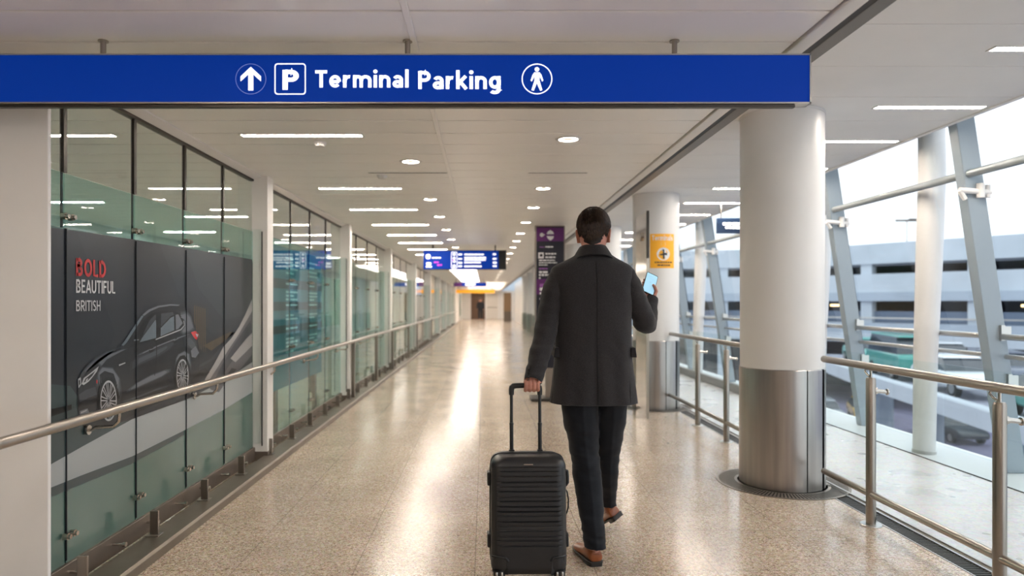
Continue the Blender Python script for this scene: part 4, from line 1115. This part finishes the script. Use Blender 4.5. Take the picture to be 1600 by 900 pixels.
# ================================================================== the walking man
PY = 3.60                                   # depth of his trunk
man = thing('person', 'man in a dark grey coat walking away with a black suitcase and a phone', 'person', (.575, PY, 0))
skin = mat('skin', (186,128,110), .5, noise_amt=.06, noise_scale=30)
coat_m = mat('charcoal wool', (47,45,47), .85, spec=.2, sheen=.12, noise_amt=.32, noise_scale=260, bump=.25, bump_scale=500)
coat_d = mat('charcoal wool collar', (42,40,42), .85, spec=.2, sheen=.1, noise_amt=.3, noise_scale=260, bump=.25, bump_scale=500)
seam_m = mat('coat seam', (20,19,20), .9)
trou_m = mat('dark navy trouser cloth', (20,23,30), .75, spec=.25, sheen=.08, noise_amt=.2, noise_scale=200)
shoe_m = mat('tan leather', (142,76,38), .3, spec=.5, noise_amt=.16, noise_scale=14, coat=.2)
sole_m = mat('dark shoe sole', (38,34,33), .5)
hair_m = mat('dark brown hair', (32,23,18), .5, spec=.35, noise_amt=.5, noise_scale=90)
def wx(px, Y=PY): return (px-VX)*Y/KX
def wz(py, Y=PY): return EYE-(py-VY)*Y/KX
def superring(cx, cy, z, a, bb, bf, n=64, e=2.4, fn=None, tilt=0):
    "body section: half width a, depth bb towards the back (camera), bf to the front"
    pts = []
    for k in range(n):
        t = 2*PI*k/n; c, s = math.cos(t), math.sin(t)
        x = a*math.copysign(abs(c)**(2/e), c); b = bf if s > 0 else bb
        y = b*math.copysign(abs(s)**(2/e), s)
        p = Vector((cx+x, cy+y, z + tilt*y))
        if fn: p += fn(k, t, p)
        pts.append(p)
    return pts
def lerp_rows(rows, m):
    "smooth (Catmull-Rom) resampling of rows of numbers"
    out = []; n = len(rows)
    for i in range(n-1):
        p0, p1, p2, p3 = rows[max(i-1,0)], rows[i], rows[i+1], rows[min(i+2,n-1)]
        for k in range(m):
            t = k/m
            out.append([.5*((2*b)+(-a+c)*t+(2*a-5*b+4*c-d)*t*t+(-a+3*b-3*c+d)*t**3) for a,b,c,d in zip(p0,p1,p2,p3)])
    out.append(list(rows[-1])); return out
# ---- coat body: (py, left px, right px, back depth, front depth)
rows = [(393,906,947,.045,.045),(399,898,956,.060,.055),(404,889.5,963.5,.076,.07),(409,879,973,.090,.08),(414,868.5,982,.101,.09),(420,861.5,987.5,.110,.10),(430,860,989,.120,.115),
        (450,863,988,.127,.13),(480,866,986.5,.128,.135),(515,867.5,986,.122,.135),(545,867,986.5,.122,.14),(575,865,989,.13,.15),(605,862,993,.142,.158),(628,859,996,.150,.165)]
rs = lerp_rows(rows, 8)
NN = 128
def coat_fn(py):
    def fn(k, t, p):
        d = Vector((0,0,0))
        kk = (k - NN*3//4)
        back = math.sin(t) < -.2
        # centre back seam and vent
        if back and abs(kk) <= 1: d.y += .0035 if kk == 0 else .0012
        if py > 548 and 0 < kk <= 6: d.y -= .004*(1-kk/7)*min(1,(py-548)/20)
        w = noise.noise(Vector((p.x*9, p.z*6, t*.6)))*.0055 + noise.noise(Vector((p.x*22+p.z*14, p.z*9, 3.1)))*.0022
        if py < 425: w *= .35
        # soft vertical folds towards the hem and drag lines near the arms
        w += .0035*math.sin(p.x*62+1.2)*max(0,(py-520)/110)
        w += .003*math.sin((p.x-.575)*38 + (p.z-1.3)*30)*max(0, 1-abs(py-480)/60)*(abs(p.x-.575)/.2)
        d.y += -w if back else w
        return d
    return fn
mb = MB(); rings = []
for (py, l, r, bb, bf) in rs:
    z = wz(py); cx = (wx(l)+wx(r))/2; a = (wx(r)-wx(l))/2
    rings.append(superring(cx, PY+.01*(py-392)/236, z, a, bb, bf, NN, 2.5, coat_fn(py)))
last = rings[-1]
c_ = sum((Vector(p) for p in last), Vector())/len(last)
rings.append([Vector(p) + (c_-Vector(p))*.04 + Vector((0,0,-.003)) for p in last])
rings.append([Vector(p) + (c_-Vector(p))*.09 + Vector((0,0,.004)) for p in last])
rings.append([Vector(p) + (c_-Vector(p))*.10 + Vector((0,0,.10)) for p in last])
mb.loft(rings)
coat = mb.build('coat', coat_m, man, smooth=60)
# seams
def on_back(px, py):
    "point on the back of the coat"
    for i in range(len(rs)-1):
        if rs[i][0] <= py <= rs[i+1][0]:
            q = (py-rs[i][0])/(rs[i+1][0]-rs[i][0]); row = [a+(b-a)*q for a, b in zip(rs[i], rs[i+1])]; break
    else: row = rs[-1]
    l, r, bb = wx(row[1]), wx(row[2]), row[3]
    cx, a = (l+r)/2, (r-l)/2; x = wx(px)
    u = min(.999, abs((x-cx)/a))
    return Vector((x, PY+.01*(row[0]-392)/236 - bb*(1-u**2.5)**(1/2.5), wz(py)))
mb = MB(); mb.tube([on_back(927+ (py-410)*.006, py)+Vector((0,.0015,0)) for py in range(410, 628, 6)], .0016, 6)
mb.tube([on_back(976+(py-520)*.03, py)+Vector((0,.001,0)) for py in range(524, 628, 6)], .0015, 6)
mb.tube([on_back(880-(py-560)*.03, py)+Vector((0,.001,0)) for py in range(560, 628, 6)], .0013, 6)
mb.build('seam', seam_m, coat, smooth=60)
# pocket flaps
for s, px in ((-1, 866), (1, 988)):
    x = wx(px)
    MB().loft([[(x+s*.002,PY-.07,wz(542)),(x+s*.002,PY+.08,wz(540)),(x-s*.02,PY+.08,wz(540)),(x-s*.02,PY-.07,wz(542))],
               [(x+s*.009,PY-.072,wz(557)),(x+s*.009,PY+.085,wz(556)),(x-s*.02,PY+.085,wz(556)),(x-s*.02,PY-.072,wz(557))]]).build('pocket_flap', coat_d, coat, bevel=.004)
# collar: stand + turned-down fall
cr = []
def cring(cx, cy, z, a, b, dz_front=-.03, e=2.1, n=64, dip=0):
    return [Vector((cx+a*math.copysign(abs(math.cos(2*PI*k/n))**(2/e), math.cos(2*PI*k/n)), cy+b*math.copysign(abs(math.sin(2*PI*k/n))**(2/e), math.sin(2*PI*k/n)),
             z + dz_front*(.5+.5*math.sin(2*PI*k/n)) - dip*abs(math.cos(2*PI*k/n))**3)) for k in range(n)]
ccx = wx(926.5); cy_ = PY+.012
cr = [cring(ccx,cy_,wz(392),.062,.062), cring(ccx,cy_,wz(385),.064,.066), cring(ccx,cy_,wz(382.2),.066,.069), cring(ccx,cy_,wz(382.5),.072,.075),
      cring(ccx,cy_,wz(385.5),.082,.084,-.035,2.1,64,.004), cring(ccx,cy_,wz(390),.096,.095,-.04,2.1,64,.010), cring(ccx,cy_,wz(395),.111,.106,-.05,2.1,64,.018),
      cring(ccx,cy_,wz(398.5),.121,.113,-.05,2.1,64,.024), cring(ccx,cy_,wz(399.8),.119,.110,-.05,2.1,64,.025), cring(ccx,cy_,wz(396),.085,.088,-.05,2.1,64,.016), cring(ccx,cy_,wz(394),.066,.068)]
mb = MB(); mb.loft(cr, False, False); mb.build('collar', coat_d, coat, smooth=60)
# sleeves
def sleeve(pts, n=40, seed=0, cuff=True):
    "pts: (px, py, Y, radius m, flat)"
    P = lerp_rows([[*at(px,py,Y), r, f] for px,py,Y,r,f in pts], 8)
    mb = MB(); path = [Vector(p[:3]) for p in P]; rr_ = [p[3] for p in P]
    rings = []; prev = None; N = len(path)
    for i, p in enumerate(path):
        t = (path[min(i+1,N-1)]-path[max(i-1,0)]).normalized()
        u = Vector((0,-1,0)) if prev is None else prev
        u = (u - t*u.dot(t)).normalized(); prev = u; w = t.cross(u)
        ring = []
        for k in range(n):
            a = 2*PI*k/n; d = u*math.cos(a)*P[i][4] + w*math.sin(a)
            q = p + d*rr_[i]
            f = noise.noise(q*16+Vector((seed,0,0)))*.006 + noise.noise(Vector((q.x*10, q.y*10, q.z*34+seed)))*.0045
            f *= min(1, i/8)*min(1, (N-i)/4+.2)
            ring.append(q + d*f)
        rings.append(ring)
    e, t = rings[-1], (path[-1]-path[-2]).normalized()
    rings.append([path[-1]+(q-path[-1])*.9+t*.002 for q in e]); rings.append([path[-1]+(q-path[-1])*.86-t*.03 for q in e])
    return mb.loft(rings)
sl = sleeve([(881,417,3.60,.010,1.2),(878,421,3.60,.030,1.25),(874.5,428,3.60,.047,1.25),(870,441,3.598,.0585,1.2),(865.5,458,3.59,.0630,1.15),(861,477,3.585,.0625,1.08),(855.5,502,3.56,.0590,1.0),(848.5,535,3.51,.054,1.0),(842.5,558,3.465,.0525,1.0),(837,579,3.43,.050,1.0),(833,595,3.402,.0437,1.0)], seed=1)
slo = sl.build('sleeve', coat_m, coat, smooth=60)
mb = MB(); mb.box(0,0,0,.001,.001,.001); mb = MB()
for k, (px, py, Y) in enumerate(((826.5,577,3.392),(825.8,583,3.382),(825.2,589,3.372))): mb.sphere(at(px,py,Y), .0055, 10, sy=.5)
mb.build('button', mat('black button', (16,16,17), .35), slo, smooth=60)
mb = MB(); mb.tube([at(828.4,572,3.384), at(827.4,583,3.370), at(826.4,594,3.360)], .0018, 6); mb.build('cuff_seam', seam_m, slo)
sr = sleeve([(971,417,3.60,.010,1.2),(974,421,3.60,.030,1.25),(977.5,428,3.60,.047,1.25),(982,441,3.60,.0585,1.2),(987,456,3.60,.0625,1.15),(994,474,3.61,.062,1.08),(1003.5,492,3.63,.058,1.0),(1007,505,3.675,.0565,1.0),(1010,505,3.735,.0545,1.0),(1012.5,495,3.79,.050,1.0),(1014.5,483,3.825,.046,1.0),(1016,473,3.85,.0425,1.0),(1017,466,3.865,.040,1.0)], seed=5)
sro = sr.build('sleeve', coat_m, coat, smooth=60)

# ---- trousers
def leg_rings(rows, n=44, seed=0):
    R = lerp_rows(rows, 7); out = []
    for i, (px, py, hw, Y, dp) in enumerate(R):
        c = at(px, py, Y); a = hw*Y/KX; b = a*dp
        ring = []
        for k in range(n):
            t = 2*PI*k/n; p = Vector((c.x+a*math.cos(t), c.y+b*math.sin(t), c.z))
            f = noise.noise(Vector((p.x*10+seed, p.y*8, p.z*15)))*.008 + noise.noise(Vector((p.x*16+p.z*12, p.y*6+seed, p.z*38)))*.009*max(.25, 1-abs(py-708)/60 if py < 762 else .25+ (py-762)/110)
            # pressed crease at the back
            cr_ = .004*max(0, 1-abs(t-PI*1.5)/.18)
            ring.append(p + Vector((math.cos(t), math.sin(t), 0))*(f+cr_))
        out.append(ring)
    return out
mb = MB()
Lr = [(907,588,31,3.60,1.2),(906,620,29.5,3.60,1.2),(907,650,28,3.605,1.15),(910.5,685,25,3.615,1.1),(914,715,22.6,3.62,1.1),(918,745,22,3.61,1.1),(922,780,20.8,3.575,1.1),(925.5,815,18.6,3.525,1.15),(928,838,17,3.495,1.2),(928.8,853,16.6,3.483,1.3)]
Rr = [(951,588,28,3.60,1.2),(953,620,26.5,3.605,1.2),(953.5,650,24.5,3.64,1.15),(952,685,20.5,3.69,1.1),(950.5,715,17.6,3.735,1.1),(950.2,745,15.2,3.77,1.1),(950.8,766,13.0,3.83,1.15),(951.2,780,12,3.865,1.2),(951.2,790,11.6,3.885,1.25)]
for R_, sd in ((Lr, 0), (Rr, 7)):
    g = leg_rings(R_, seed=sd); e = g[-1]; c = sum(e, Vector())/len(e)
    mb.loft(g)
mb.sphere((wx(929), PY+.01, wz(598)), .15, 24, sx=1.08, sy=.85, sz=.75)
tr = mb.build('trousers', trou_m, man, smooth=60)
rm = tr.modifiers.new('union', 'REMESH'); rm.mode = 'VOXEL'; rm.voxel_size = .0055; rm.use_smooth_shade = True
sm2 = tr.modifiers.new('soft', 'SMOOTH'); sm2.iterations = 2; sm2.factor = .4

# ---- shoes
def shoe(heel, ang, pitch, side, roll=0):
    "Oxford shoe built heel to toe along +y, then turned into place"
    prof = [(0.000,.026,.070,.026),(.006,.033,.084,.022),(.025,.0375,.096,.021),(.055,.038,.096,.021),(.085,.037,.086,.021),(.115,.038,.068,.020),(.15,.043,.056,.018),(.19,.046,.047,.017),(.225,.043,.040,.017),(.255,.035,.034,.018),(.275,.022,.028,.019),(.283,.008,.024,.020)]
    P = lerp_rows([list(p) for p in prof], 4); rings = []; n = 28
    for (y, w, zt_, zb_) in P:
        cxs = side*.010*math.sin(PI*min(1, y/.283))
        ring = []
        for k in range(n):
            t = 2*PI*k/n; c, s = math.cos(t), math.sin(t)
            x = w*math.copysign(abs(c)**.75, c)*(1 - .28*max(0, s)**1.2*(1 if y < .14 else .7)); h = (zt_-zb_)
            z = zb_ + h*.42 + (h*.58*abs(s)**.85 if s > 0 else -h*.42*abs(s)**.6)
            ring.append((cxs+x, y, z))
        rings.append(ring)
    Mx = Matrix.Translation(heel) @ Matrix.Rotation(ang, 4, 'Z') @ Matrix.Translation((0,.215,0)) @ Matrix.Rotation(pitch, 4, 'X') @ Matrix.Rotation(roll, 4, 'Y') @ Matrix.Translation((0,-.215,0))
    X = lambda r: [Mx @ Vector(p) for p in r]
    up = MB(); up.loft([X(r) for r in rings]); u = up.build('shoe', shoe_m, man, smooth=60)
    so = MB(); sr_ = []
    def outline(z, grow, y0=-.003, y1=.288):
        o = []
        m = 22
        ys = [y0+(y1-y0)*.5*(1-math.cos(PI*k/m)) for k in range(m+1)]
        def wd(y):
            y = max(0, min(.283, y))
            for i in range(len(P)-1):
                if P[i][0] <= y <= P[i+1][0]:
                    q = (y-P[i][0])/max(1e-6, P[i+1][0]-P[i][0]); return P[i][1]+(P[i+1][1]-P[i][1])*q
            return P[-1][1]
        L = [(side*.010*math.sin(PI*max(0,min(1,y/.283)))-wd(y)-grow*(0 if k in (0,m) else 1), y, z) for k, y in enumerate(ys)]
        Rr_ = [(side*.010*math.sin(PI*max(0,min(1,y/.283)))+wd(y)+grow*(0 if k in (0,m) else 1), y, z) for k, y in enumerate(ys)]
        return L + Rr_[::-1]
    so.loft([X(outline(.014,.0015)), X(outline(.0155,.004)), X(outline(.024,.004)), X(outline(.025,.001))])
    so.loft([X(outline(0,.001,-.002,.078)), X(outline(.016,.002,-.003,.082))])
    so.build('sole', sole_m, u, smooth=40)
    # stitched line round the heel top
    st = MB(); hl = [r for r in rings if .0 <= r[0][1] <= .06]
    st.tube([Mx @ Vector(p) for p in [(-.0325,.06,.066),(-.033,.03,.066),(-.027,.006,.064),(-.012,-.0015,.062),(.012,-.0015,.062),(.027,.006,.064),(.033,.03,.066),(.0325,.06,.066)]], .0013, 6)
    st.build('stitching', mat('stitch brown', (104,56,30), .5), u)
    lc = MB()
    for q in range(4):
        y = .10+.013*q; z = .082-.0085*q
        lc.tube([Mx @ Vector(p) for p in ((-.016,y,z-.004),(0,y+.002,z+.001),(.016,y,z-.004))], .0018, 6)
    lc.build('laces', mat('brown laces', (92,50,28), .6), u)
    return u
shoe(Vector((.5665, 3.450, 0)), math.radians(11), 0, -1)
shoe(Vector((.757, 3.79, .034)), math.radians(12), math.radians(-27), 1, math.radians(-32))

# ---- body: head, neck, trunk, arms, hands and legs as one skin
HXc, HYc, HZ = wx(928, 3.62), 3.625, wz(328.5, 3.62)       # crown of the head
yaw = math.radians(-14)
def H(x, y, z):
    "head space: x right, y forward, z below the crown"
    v = Vector((x, y, z)); v = Matrix.Rotation(math.radians(-7), 3, 'X') @ v
    v = Matrix.Rotation(yaw, 3, 'Z') @ v
    return Vector((HXc, HYc, HZ)) + v
hp = [(-.001,.012,.014,.014),(-.006,.036,.040,.042),(-.018,.056,.060,.066),(-.036,.068,.078,.084),(-.06,.0745,.089,.096),(-.09,.077,.094,.102),(-.118,.0765,.095,.100),(-.142,.0735,.094,.092),(-.165,.069,.092,.078),(-.19,.062,.088,.062),(-.212,.052,.082,.045),(-.228,.038,.074,.02),(-.236,.02,.06,-.01)]
def head_rings(grow=0, rows=None, n=48):
    out = []
    for (z, hw, fr_, bk) in lerp_rows([list(r) for r in (rows or hp)], 4):
        ring = []
        for k in range(n):
            t = 2*PI*k/n; c, s = math.cos(t), math.sin(t)
            d = fr_ if s > 0 else bk
            ring.append(H((hw+grow)*math.copysign(abs(c)**.9, c), (d+grow)*math.copysign(abs(s)**.9, s), z+grow*.5))
        out.append(ring)
    return out
bd = MB(); bd.loft(head_rings())
bd.tube([H(0,-.012,-.15), H(0,-.018,-.20), Vector((ccx, cy_, wz(388))), Vector((ccx, cy_, wz(398)))], [.056,.057,.060,.068], 24)
# face
bd.cap_tube([H(0,.094,-.108), H(0,.103,-.128), H(0,.112,-.146)], [.007,.009,.012], 10)
bd.cap_tube([H(-.012,.100,-.15), H(.012,.100,-.15)], [.008,.008], 8)
for s in (-1, 1): bd.cap_tube([H(s*.014,.090,-.098), H(s*.034,.086,-.095), H(s*.052,.072,-.10)], [.007,.008,.006], 8)
bd.cap_tube([H(-.02,.086,-.181), H(0,.093,-.179), H(.02,.086,-.181)], [.005,.0065,.005], 8)
bd.cap_tube([H(-.018,.084,-.191), H(0,.091,-.191), H(.018,.084,-.191)], [.005,.007,.005], 8)
bd.sphere(H(0,.074,-.222), .018, 12)
# ears
for s in (-1, 1):
    ear = []
    for k in range(16):
        a = 2*PI*k/16
        ear.append(H(s*(.0795+.006*max(0, math.cos(a-2.4))+.003), -.004+.017*math.cos(a)-.006*math.sin(a), -.140+.031*math.sin(a)-.004*math.cos(a)))
    bd.tube(ear, .0052, 8, closed=True)
    bd.cap_tube([H(s*.074,.004,-.118), H(s*.078,-.002,-.14), H(s*.074,.006,-.166)], [.012,.012,.009], 10, flat=.8)
# trunk, arms, legs kept inside the clothes
tk = []
for (py, l, r, bb, bf) in rs[::6]:
    if py < 398: continue
    z = wz(py); cx = (wx(l)+wx(r))/2; a = (wx(r)-wx(l))/2
    tk.append(superring(cx, PY, z, max(.03, a-.035), max(.03, bb-.03), max(.03, bf-.035), 32, 2.2))
bd.loft(tk)
bd.tube([at(884,430,3.60), at(864,470,3.58), at(849,535,3.51), at(838,577,3.43), at(832.5,592,3.412), at(831.5,600,3.41)], [.035,.035,.030,.027,.026,.025], 16)
bd.tube([at(968,430,3.60), at(990,464,3.605), at(1005,500,3.65), at(1010,500,3.735), at(1014.5,480,3.83), at(1017.5,465,3.872), at(1018,459,3.888)], [.035,.035,.030,.030,.027,.025,.024], 16)
bd.tube([at(907,600,3.6), at(914,715,3.62), at(922,780,3.575), at(928,848,3.487), at(929,862,3.48)], [.075,.052,.046,.034,.032], 16)
bd.tube([at(951,600,3.6), at(950.5,715,3.735), at(950.5,770,3.835), at(951.2,796,3.90)], [.07,.047,.036,.03], 16)
# left hand on the pull handle: palm in front of the bar, fingers under and up behind it
ca, sa = math.cos(case.rotation_euler.x), math.sin(case.rotation_euler.x)
def CW(x, y, z): return SC + case.rotation_euler.to_matrix() @ Vector((x, y, z))
bar = CW(0, th, .9265)
hx = at(831,0,bar.y).x                                     # middle of the fist on the bar
def G(x, y, z): return Vector((hx+x, bar.y+y, bar.z+z))
wrist = at(831.5,598,3.408)
bd.loft([[G(-.030,.006,.034),G(.0,.0,.034),G(.030,.006,.034),G(.030,.036,.036),G(0,.042,.038),G(-.030,.036,.036)],
         [G(-.040,.010,.010),G(0,.012,.010),G(.038,.010,.010),G(.040,.034,.008),G(0,.038,.008),G(-.041,.034,.008)],
         [G(-.038,.014,-.008),G(0,.014,-.008),G(.036,.014,-.008),G(.036,.030,-.010),G(0,.032,-.010),G(-.038,.030,-.010)]])
bd.cap_tube([wrist+Vector((0,.004,.02)), G(0,.024,.045), G(0,.027,.022)], [.025,.025,.024], 16, flat=.85)
for i, (x, r, tipz) in enumerate(((-.0315,.0092,.020),(-.0105,.0097,.024),(.0105,.0097,.023),(.0305,.009,.017))):
    q = .0215
    bd.cap_tube([G(x,.026,.014), G(x,.024,-.006), G(x*1.02,.013,-.0205), G(x*1.02,-.006,-.0235), G(x*1.0,-.0205,-.012), G(x*.98,-.0235,.006), G(x*.96,-.019,tipz)], [r*1.05,r*1.08,r,r*1.06,r*1.02,r*.98,r*.86], 12)
bd.cap_tube([G(.034,.024,.030), G(.044,.012,.022), G(.043,-.008,.022), G(.032,-.022,.021)], [.0125,.0115,.0105,.0085], 12)
# wrist side of the hand seen behind the bar: heel of the hand
bd.cap_tube([G(-.024,.020,.030), G(.024,.020,.030)], [.015,.015], 12)
# right hand around the phone
pc = at(1015.5,443.5,3.885)
pv = Vector((-.046,-.075,-.105)).normalized()              # along the phone, top to bottom
pu = Vector((1,.22,-.16)); pu = (pu - pv*pu.dot(pv)).normalized()
pn = pu.cross(pv).normalized()
if pn.y > 0: pn = -pn                                      # screen side, towards his face
def Ph(a, b, c): return pc + pu*a + pv*b + pn*c
bd.loft([[Ph(-.028,.030,-.010),Ph(.0,.030,-.012),Ph(.040,.030,-.010),Ph(.040,.030,-.034),Ph(0,.030,-.038),Ph(-.028,.030,-.032)],
         [Ph(-.024,.062,-.010),Ph(.0,.062,-.010),Ph(.040,.062,-.008),Ph(.040,.062,-.034),Ph(0,.062,-.038),Ph(-.024,.062,-.034)],
         [Ph(-.012,.098,-.010),Ph(.006,.098,-.006),Ph(.028,.098,-.010),Ph(.028,.098,-.036),Ph(.006,.098,-.04),Ph(-.012,.098,-.036)]])
bd.cap_tube([at(1018,460,3.888), Ph(.008,.10,-.022), Ph(.008,.075,-.022)], [.024,.024,.022], 14)
for i, b0 in enumerate((-.018,.002,.021,.039)):
    L_ = (1, 1.04, 1, .9)[i]
    bd.cap_tube([Ph(.028,b0+.012,-.024), Ph(.0,b0+.003,-.022), Ph(-.018*L_,b0,-.019), Ph(-.028*L_,b0-.001,-.0155), Ph(-.034*L_,b0-.001,-.012)], [.0098,.0095,.0092,.0088,.0075], 12)
bd.cap_tube([Ph(.032,.075,-.016), Ph(.045,.052,-.006), Ph(.044,.034,.006), Ph(.030,.018,.0115), Ph(.018,.008,.0115)], [.0145,.0125,.011,.010,.008], 12)
body = bd.build('body', skin, man, smooth=60)
rm = body.modifiers.new('union', 'REMESH'); rm.mode = 'VOXEL'; rm.voxel_size = .0032; rm.use_smooth_shade = True
s_ = body.modifiers.new('soft', 'SMOOTH'); s_.iterations = 2; s_.factor = .4
# eyes
for s in (-1, 1):
    MB().sphere(H(s*.032,.081,-.113), .0125, 12).build('eye', mat('eye white', (225,222,216), .2), man, smooth=60)
# ---- hair: scalp cap plus locks that follow the whorl
hr = [(.006,.014,.016,.016),(.001,.040,.046,.048),(-.010,.061,.070,.073),(-.030,.0745,.088,.093),(-.055,.080,.096,.104),(-.085,.0815,.090,.1085),(-.112,.079,.060,.107),(-.135,.075,.030,.100),(-.158,.068,.0,.087),(-.178,.060,-.02,.076),(-.194,.049,-.03,.071),(-.208,.040,-.035,.0655)]
mb = MB(); rg = []
for (z, hw, fr_, bk) in lerp_rows([list(r) for r in hr], 4):
    ring = []
    for k in range(64):
        t = 2*PI*k/64; c, s = math.cos(t), math.sin(t); d = fr_ if s > 0 else bk
        p = H(hw*math.copysign(abs(c)**.92, c), d*math.copysign(abs(s)**.92, s), z)
        ring.append(p + (p-H(0,0,-.09)).normalized()*noise.noise(p*70)*.0015)
    rg.append(ring)
mb.loft(rg)
hair = mb.build('hair', hair_m, man, smooth=80)
rnd = random.Random(3); mb = MB()
cw = Vector((-.004, -.052, -.012))                         # whorl on the crown, head space
def scalp(dx, dy, dz, lift):
    "surface point of the hair cap in direction d from the head centre"
    d = Vector((dx, dy, dz)).normalized()
    z0 = -.085
    bx, by, bz = .0825, (.098 if d.y > 0 else .110), (.094 if d.z > 0 else .118)
    k = 1/math.sqrt((d.x/bx)**2+(d.y/by)**2+(d.z/bz)**2)
    return Vector((d.x*k, d.y*k, z0+d.z*k)) + d*lift
for i in range(5200):
    d = Vector((rnd.gauss(0,1), rnd.gauss(0,1), rnd.gauss(0,1))).normalized()
    if d.z < -.80 or (d.y > .1 and d.z < .1-.9*min(1,d.y)*.0 and d.z < .35*d.y+.05): continue
    if d.z < -.2 and d.y > -.28: continue
    wd = (cw-Vector((0,0,-.085))).normalized()
    away = (d-wd); away -= d*away.dot(d)
    if away.length < 1e-3: continue
    away.normalize(); sw = d.cross(away)
    dist = (d-wd).length
    fl = (away + sw*.55*max(0, 1-dist*.9) + Vector((0,0,-.15))).normalized()
    L_ = rnd.uniform(.016,.032) if d.z > -.1 else rnd.uniform(.010,.018)
    st = []
    for q in range(5):
        f = q/4; dd = (d + fl*L_*f/.09)
        l = .001 + (.006 if d.z > .1 else .0025)*math.sin(f*PI*.75)*rnd.uniform(.7,1.3)
        st.append(H(*scalp(dd.x, dd.y, dd.z, l)))
    w = rnd.uniform(.0011,.0022)
    mb.tube(st, [w*.7, w, w, w*.7, w*.15], 3, caps=False)
mb.build('lock', mat('brown hair lock', (50,34,24), .42, spec=.4, noise_amt=.45, noise_scale=60), hair, recalc=False, smooth=80)

# ---- phone
phn = thing('phone', 'black smartphone with a bright screen held up by the walking man', 'phone', pc)
def slab(w, h, c0, c1, r):
    pts = rrect(0, 0, w, h, r, 5)
    return [[Ph(x, y, c0) for x, y in pts], [Ph(x, y, c1) for x, y in pts]]
mb = MB(); mb.loft(slab(.0355,.073,-.0042,.0042,.009)); mb.build('body', mat('black phone', (18,19,22), .25), phn, smooth=40, bevel=.001)
mb = MB(); pts = rrect(0,0,.0330,.0685,.006,5); mb.add([Ph(x,y,.0046) for x, y in pts], [tuple(range(len(pts)))]); mb.build('screen', mat('phone screen', (150,196,220), .15, emit=.38, emit_rgb=(170,215,240)), phn)
mb = MB()
for (x, y, w, h) in ((-.02,-.05,.026,.004),(-.02,-.035,.036,.003),(-.006,-.012,.010,.008)): mb.add([Ph(x,y,.0049),Ph(x+w,y,.0049),Ph(x+w,y+h,.0049),Ph(x,y+h,.0049)], [(0,1,2,3)])
mb.build('screen_mark', mat('screen mark', (150,190,215), .2, emit=.4), phn)

# ---- tiny person in the far doorway
fp = thing('person', 'distant person in dark clothes standing in the far brown doorway', 'person', (-.32, 55, 0))
mb = MB(); fx0 = -.32; Yp = 55
mb.sphere((fx0,Yp,1.62), .115, 16, sz=1.2); mb.tube([(fx0,Yp,1.42),(fx0,Yp,1.56)], .06, 12)
for s in (-1, 1):
    mb.tube([(fx0+s*.2,Yp,1.38),(fx0+s*.26,Yp,1.1),(fx0+s*.24,Yp-.06,.82)], [.06,.055,.045], 12)
    mb.tube([(fx0+s*.1,Yp,.9),(fx0+s*.11,Yp,.48),(fx0+s*.11,Yp-.02,.06)], [.1,.075,.055], 12); mb.tube([(fx0+s*.11,Yp+.05,.04),(fx0+s*.12,Yp-.18,.035)], [.05,.045], 10)
o = mb.build('body', mat('far skin', (170,120,96), .6), fp, smooth=60)
mb = MB(); mb.loft([superring(fx0,Yp,z,a,.13,.13,24,2.3) for z, a in ((1.46,.08),(1.42,.19),(1.3,.23),(1.05,.21),(.75,.24))])
for s in (-1, 1): mb.tube([(fx0+s*.19,Yp,1.4),(fx0+s*.27,Yp,1.1),(fx0+s*.25,Yp-.06,.86)], [.075,.07,.055], 12)
mb.build('jacket', mat('far black jacket', (22,23,28), .8), fp, smooth=60)
mb = MB()
for s in (-1, 1): mb.tube([(fx0+s*.1,Yp,.92),(fx0+s*.11,Yp,.48),(fx0+s*.11,Yp-.02,.07)], [.115,.09,.07], 12)
mb.build('trousers', mat('far trousers', (28,30,36), .8), fp, smooth=60)
mb = MB(); mb.sphere((fx0,Yp,1.66), .12, 16); mb.build('hair', hair_m, fp, smooth=60)

# ================================================================== light, sky, camera
w = bpy.data.worlds.new('overcast sky'); bpy.context.scene.world = w; w.use_nodes = True
nt = w.node_tree; bgn = nt.nodes['Background']
tc = nt.nodes.new('ShaderNodeTexCoord'); nz = nt.nodes.new('ShaderNodeTexNoise'); nz.inputs['Scale'].default_value = 3.0; nz.inputs['Detail'].default_value = 5
cr2 = nt.nodes.new('ShaderNodeValToRGB'); cr2.color_ramp.elements[0].position = .35; cr2.color_ramp.elements[1].position = .65
cr2.color_ramp.elements[0].color = (.74,.84,.95,1); cr2.color_ramp.elements[1].color = (.95,.98,1,1)
nt.links.new(tc.outputs['Generated'], nz.inputs['Vector']); nt.links.new(nz.outputs[0], cr2.inputs[0]); nt.links.new(cr2.outputs[0], bgn.inputs[0])
bgn.inputs[1].default_value = 1.12
cam = bpy.data.cameras.new('camera'); co = bpy.data.objects.new('camera', cam); C.objects.link(co)
co.location = (0,0,EYE); co.rotation_euler = (PI/2,0,0)
cam.sensor_width = 36; cam.lens = 36*KX/1600
cam.shift_x = (800-VX)/1600; cam.shift_y = (VY-450)/1600
cam.clip_end = 400
cam.dof.use_dof = True; cam.dof.focus_distance = 3.45; cam.dof.aperture_fstop = 1.7
sc = bpy.context.scene; sc.camera = co
sc.view_settings.view_transform = 'Standard'; sc.view_settings.look = 'None'; sc.view_settings.gamma = 1
sc.view_settings.use_curve_mapping = False; sc.view_settings.exposure = 0.75
sc.cycles.max_bounces = 10; sc.cycles.transparent_max_bounces = 24; sc.cycles.diffuse_bounces = 5; sc.cycles.glossy_bounces = 5
sc.cycles.sample_clamp_indirect = 6; sc.cycles.use_denoising = True
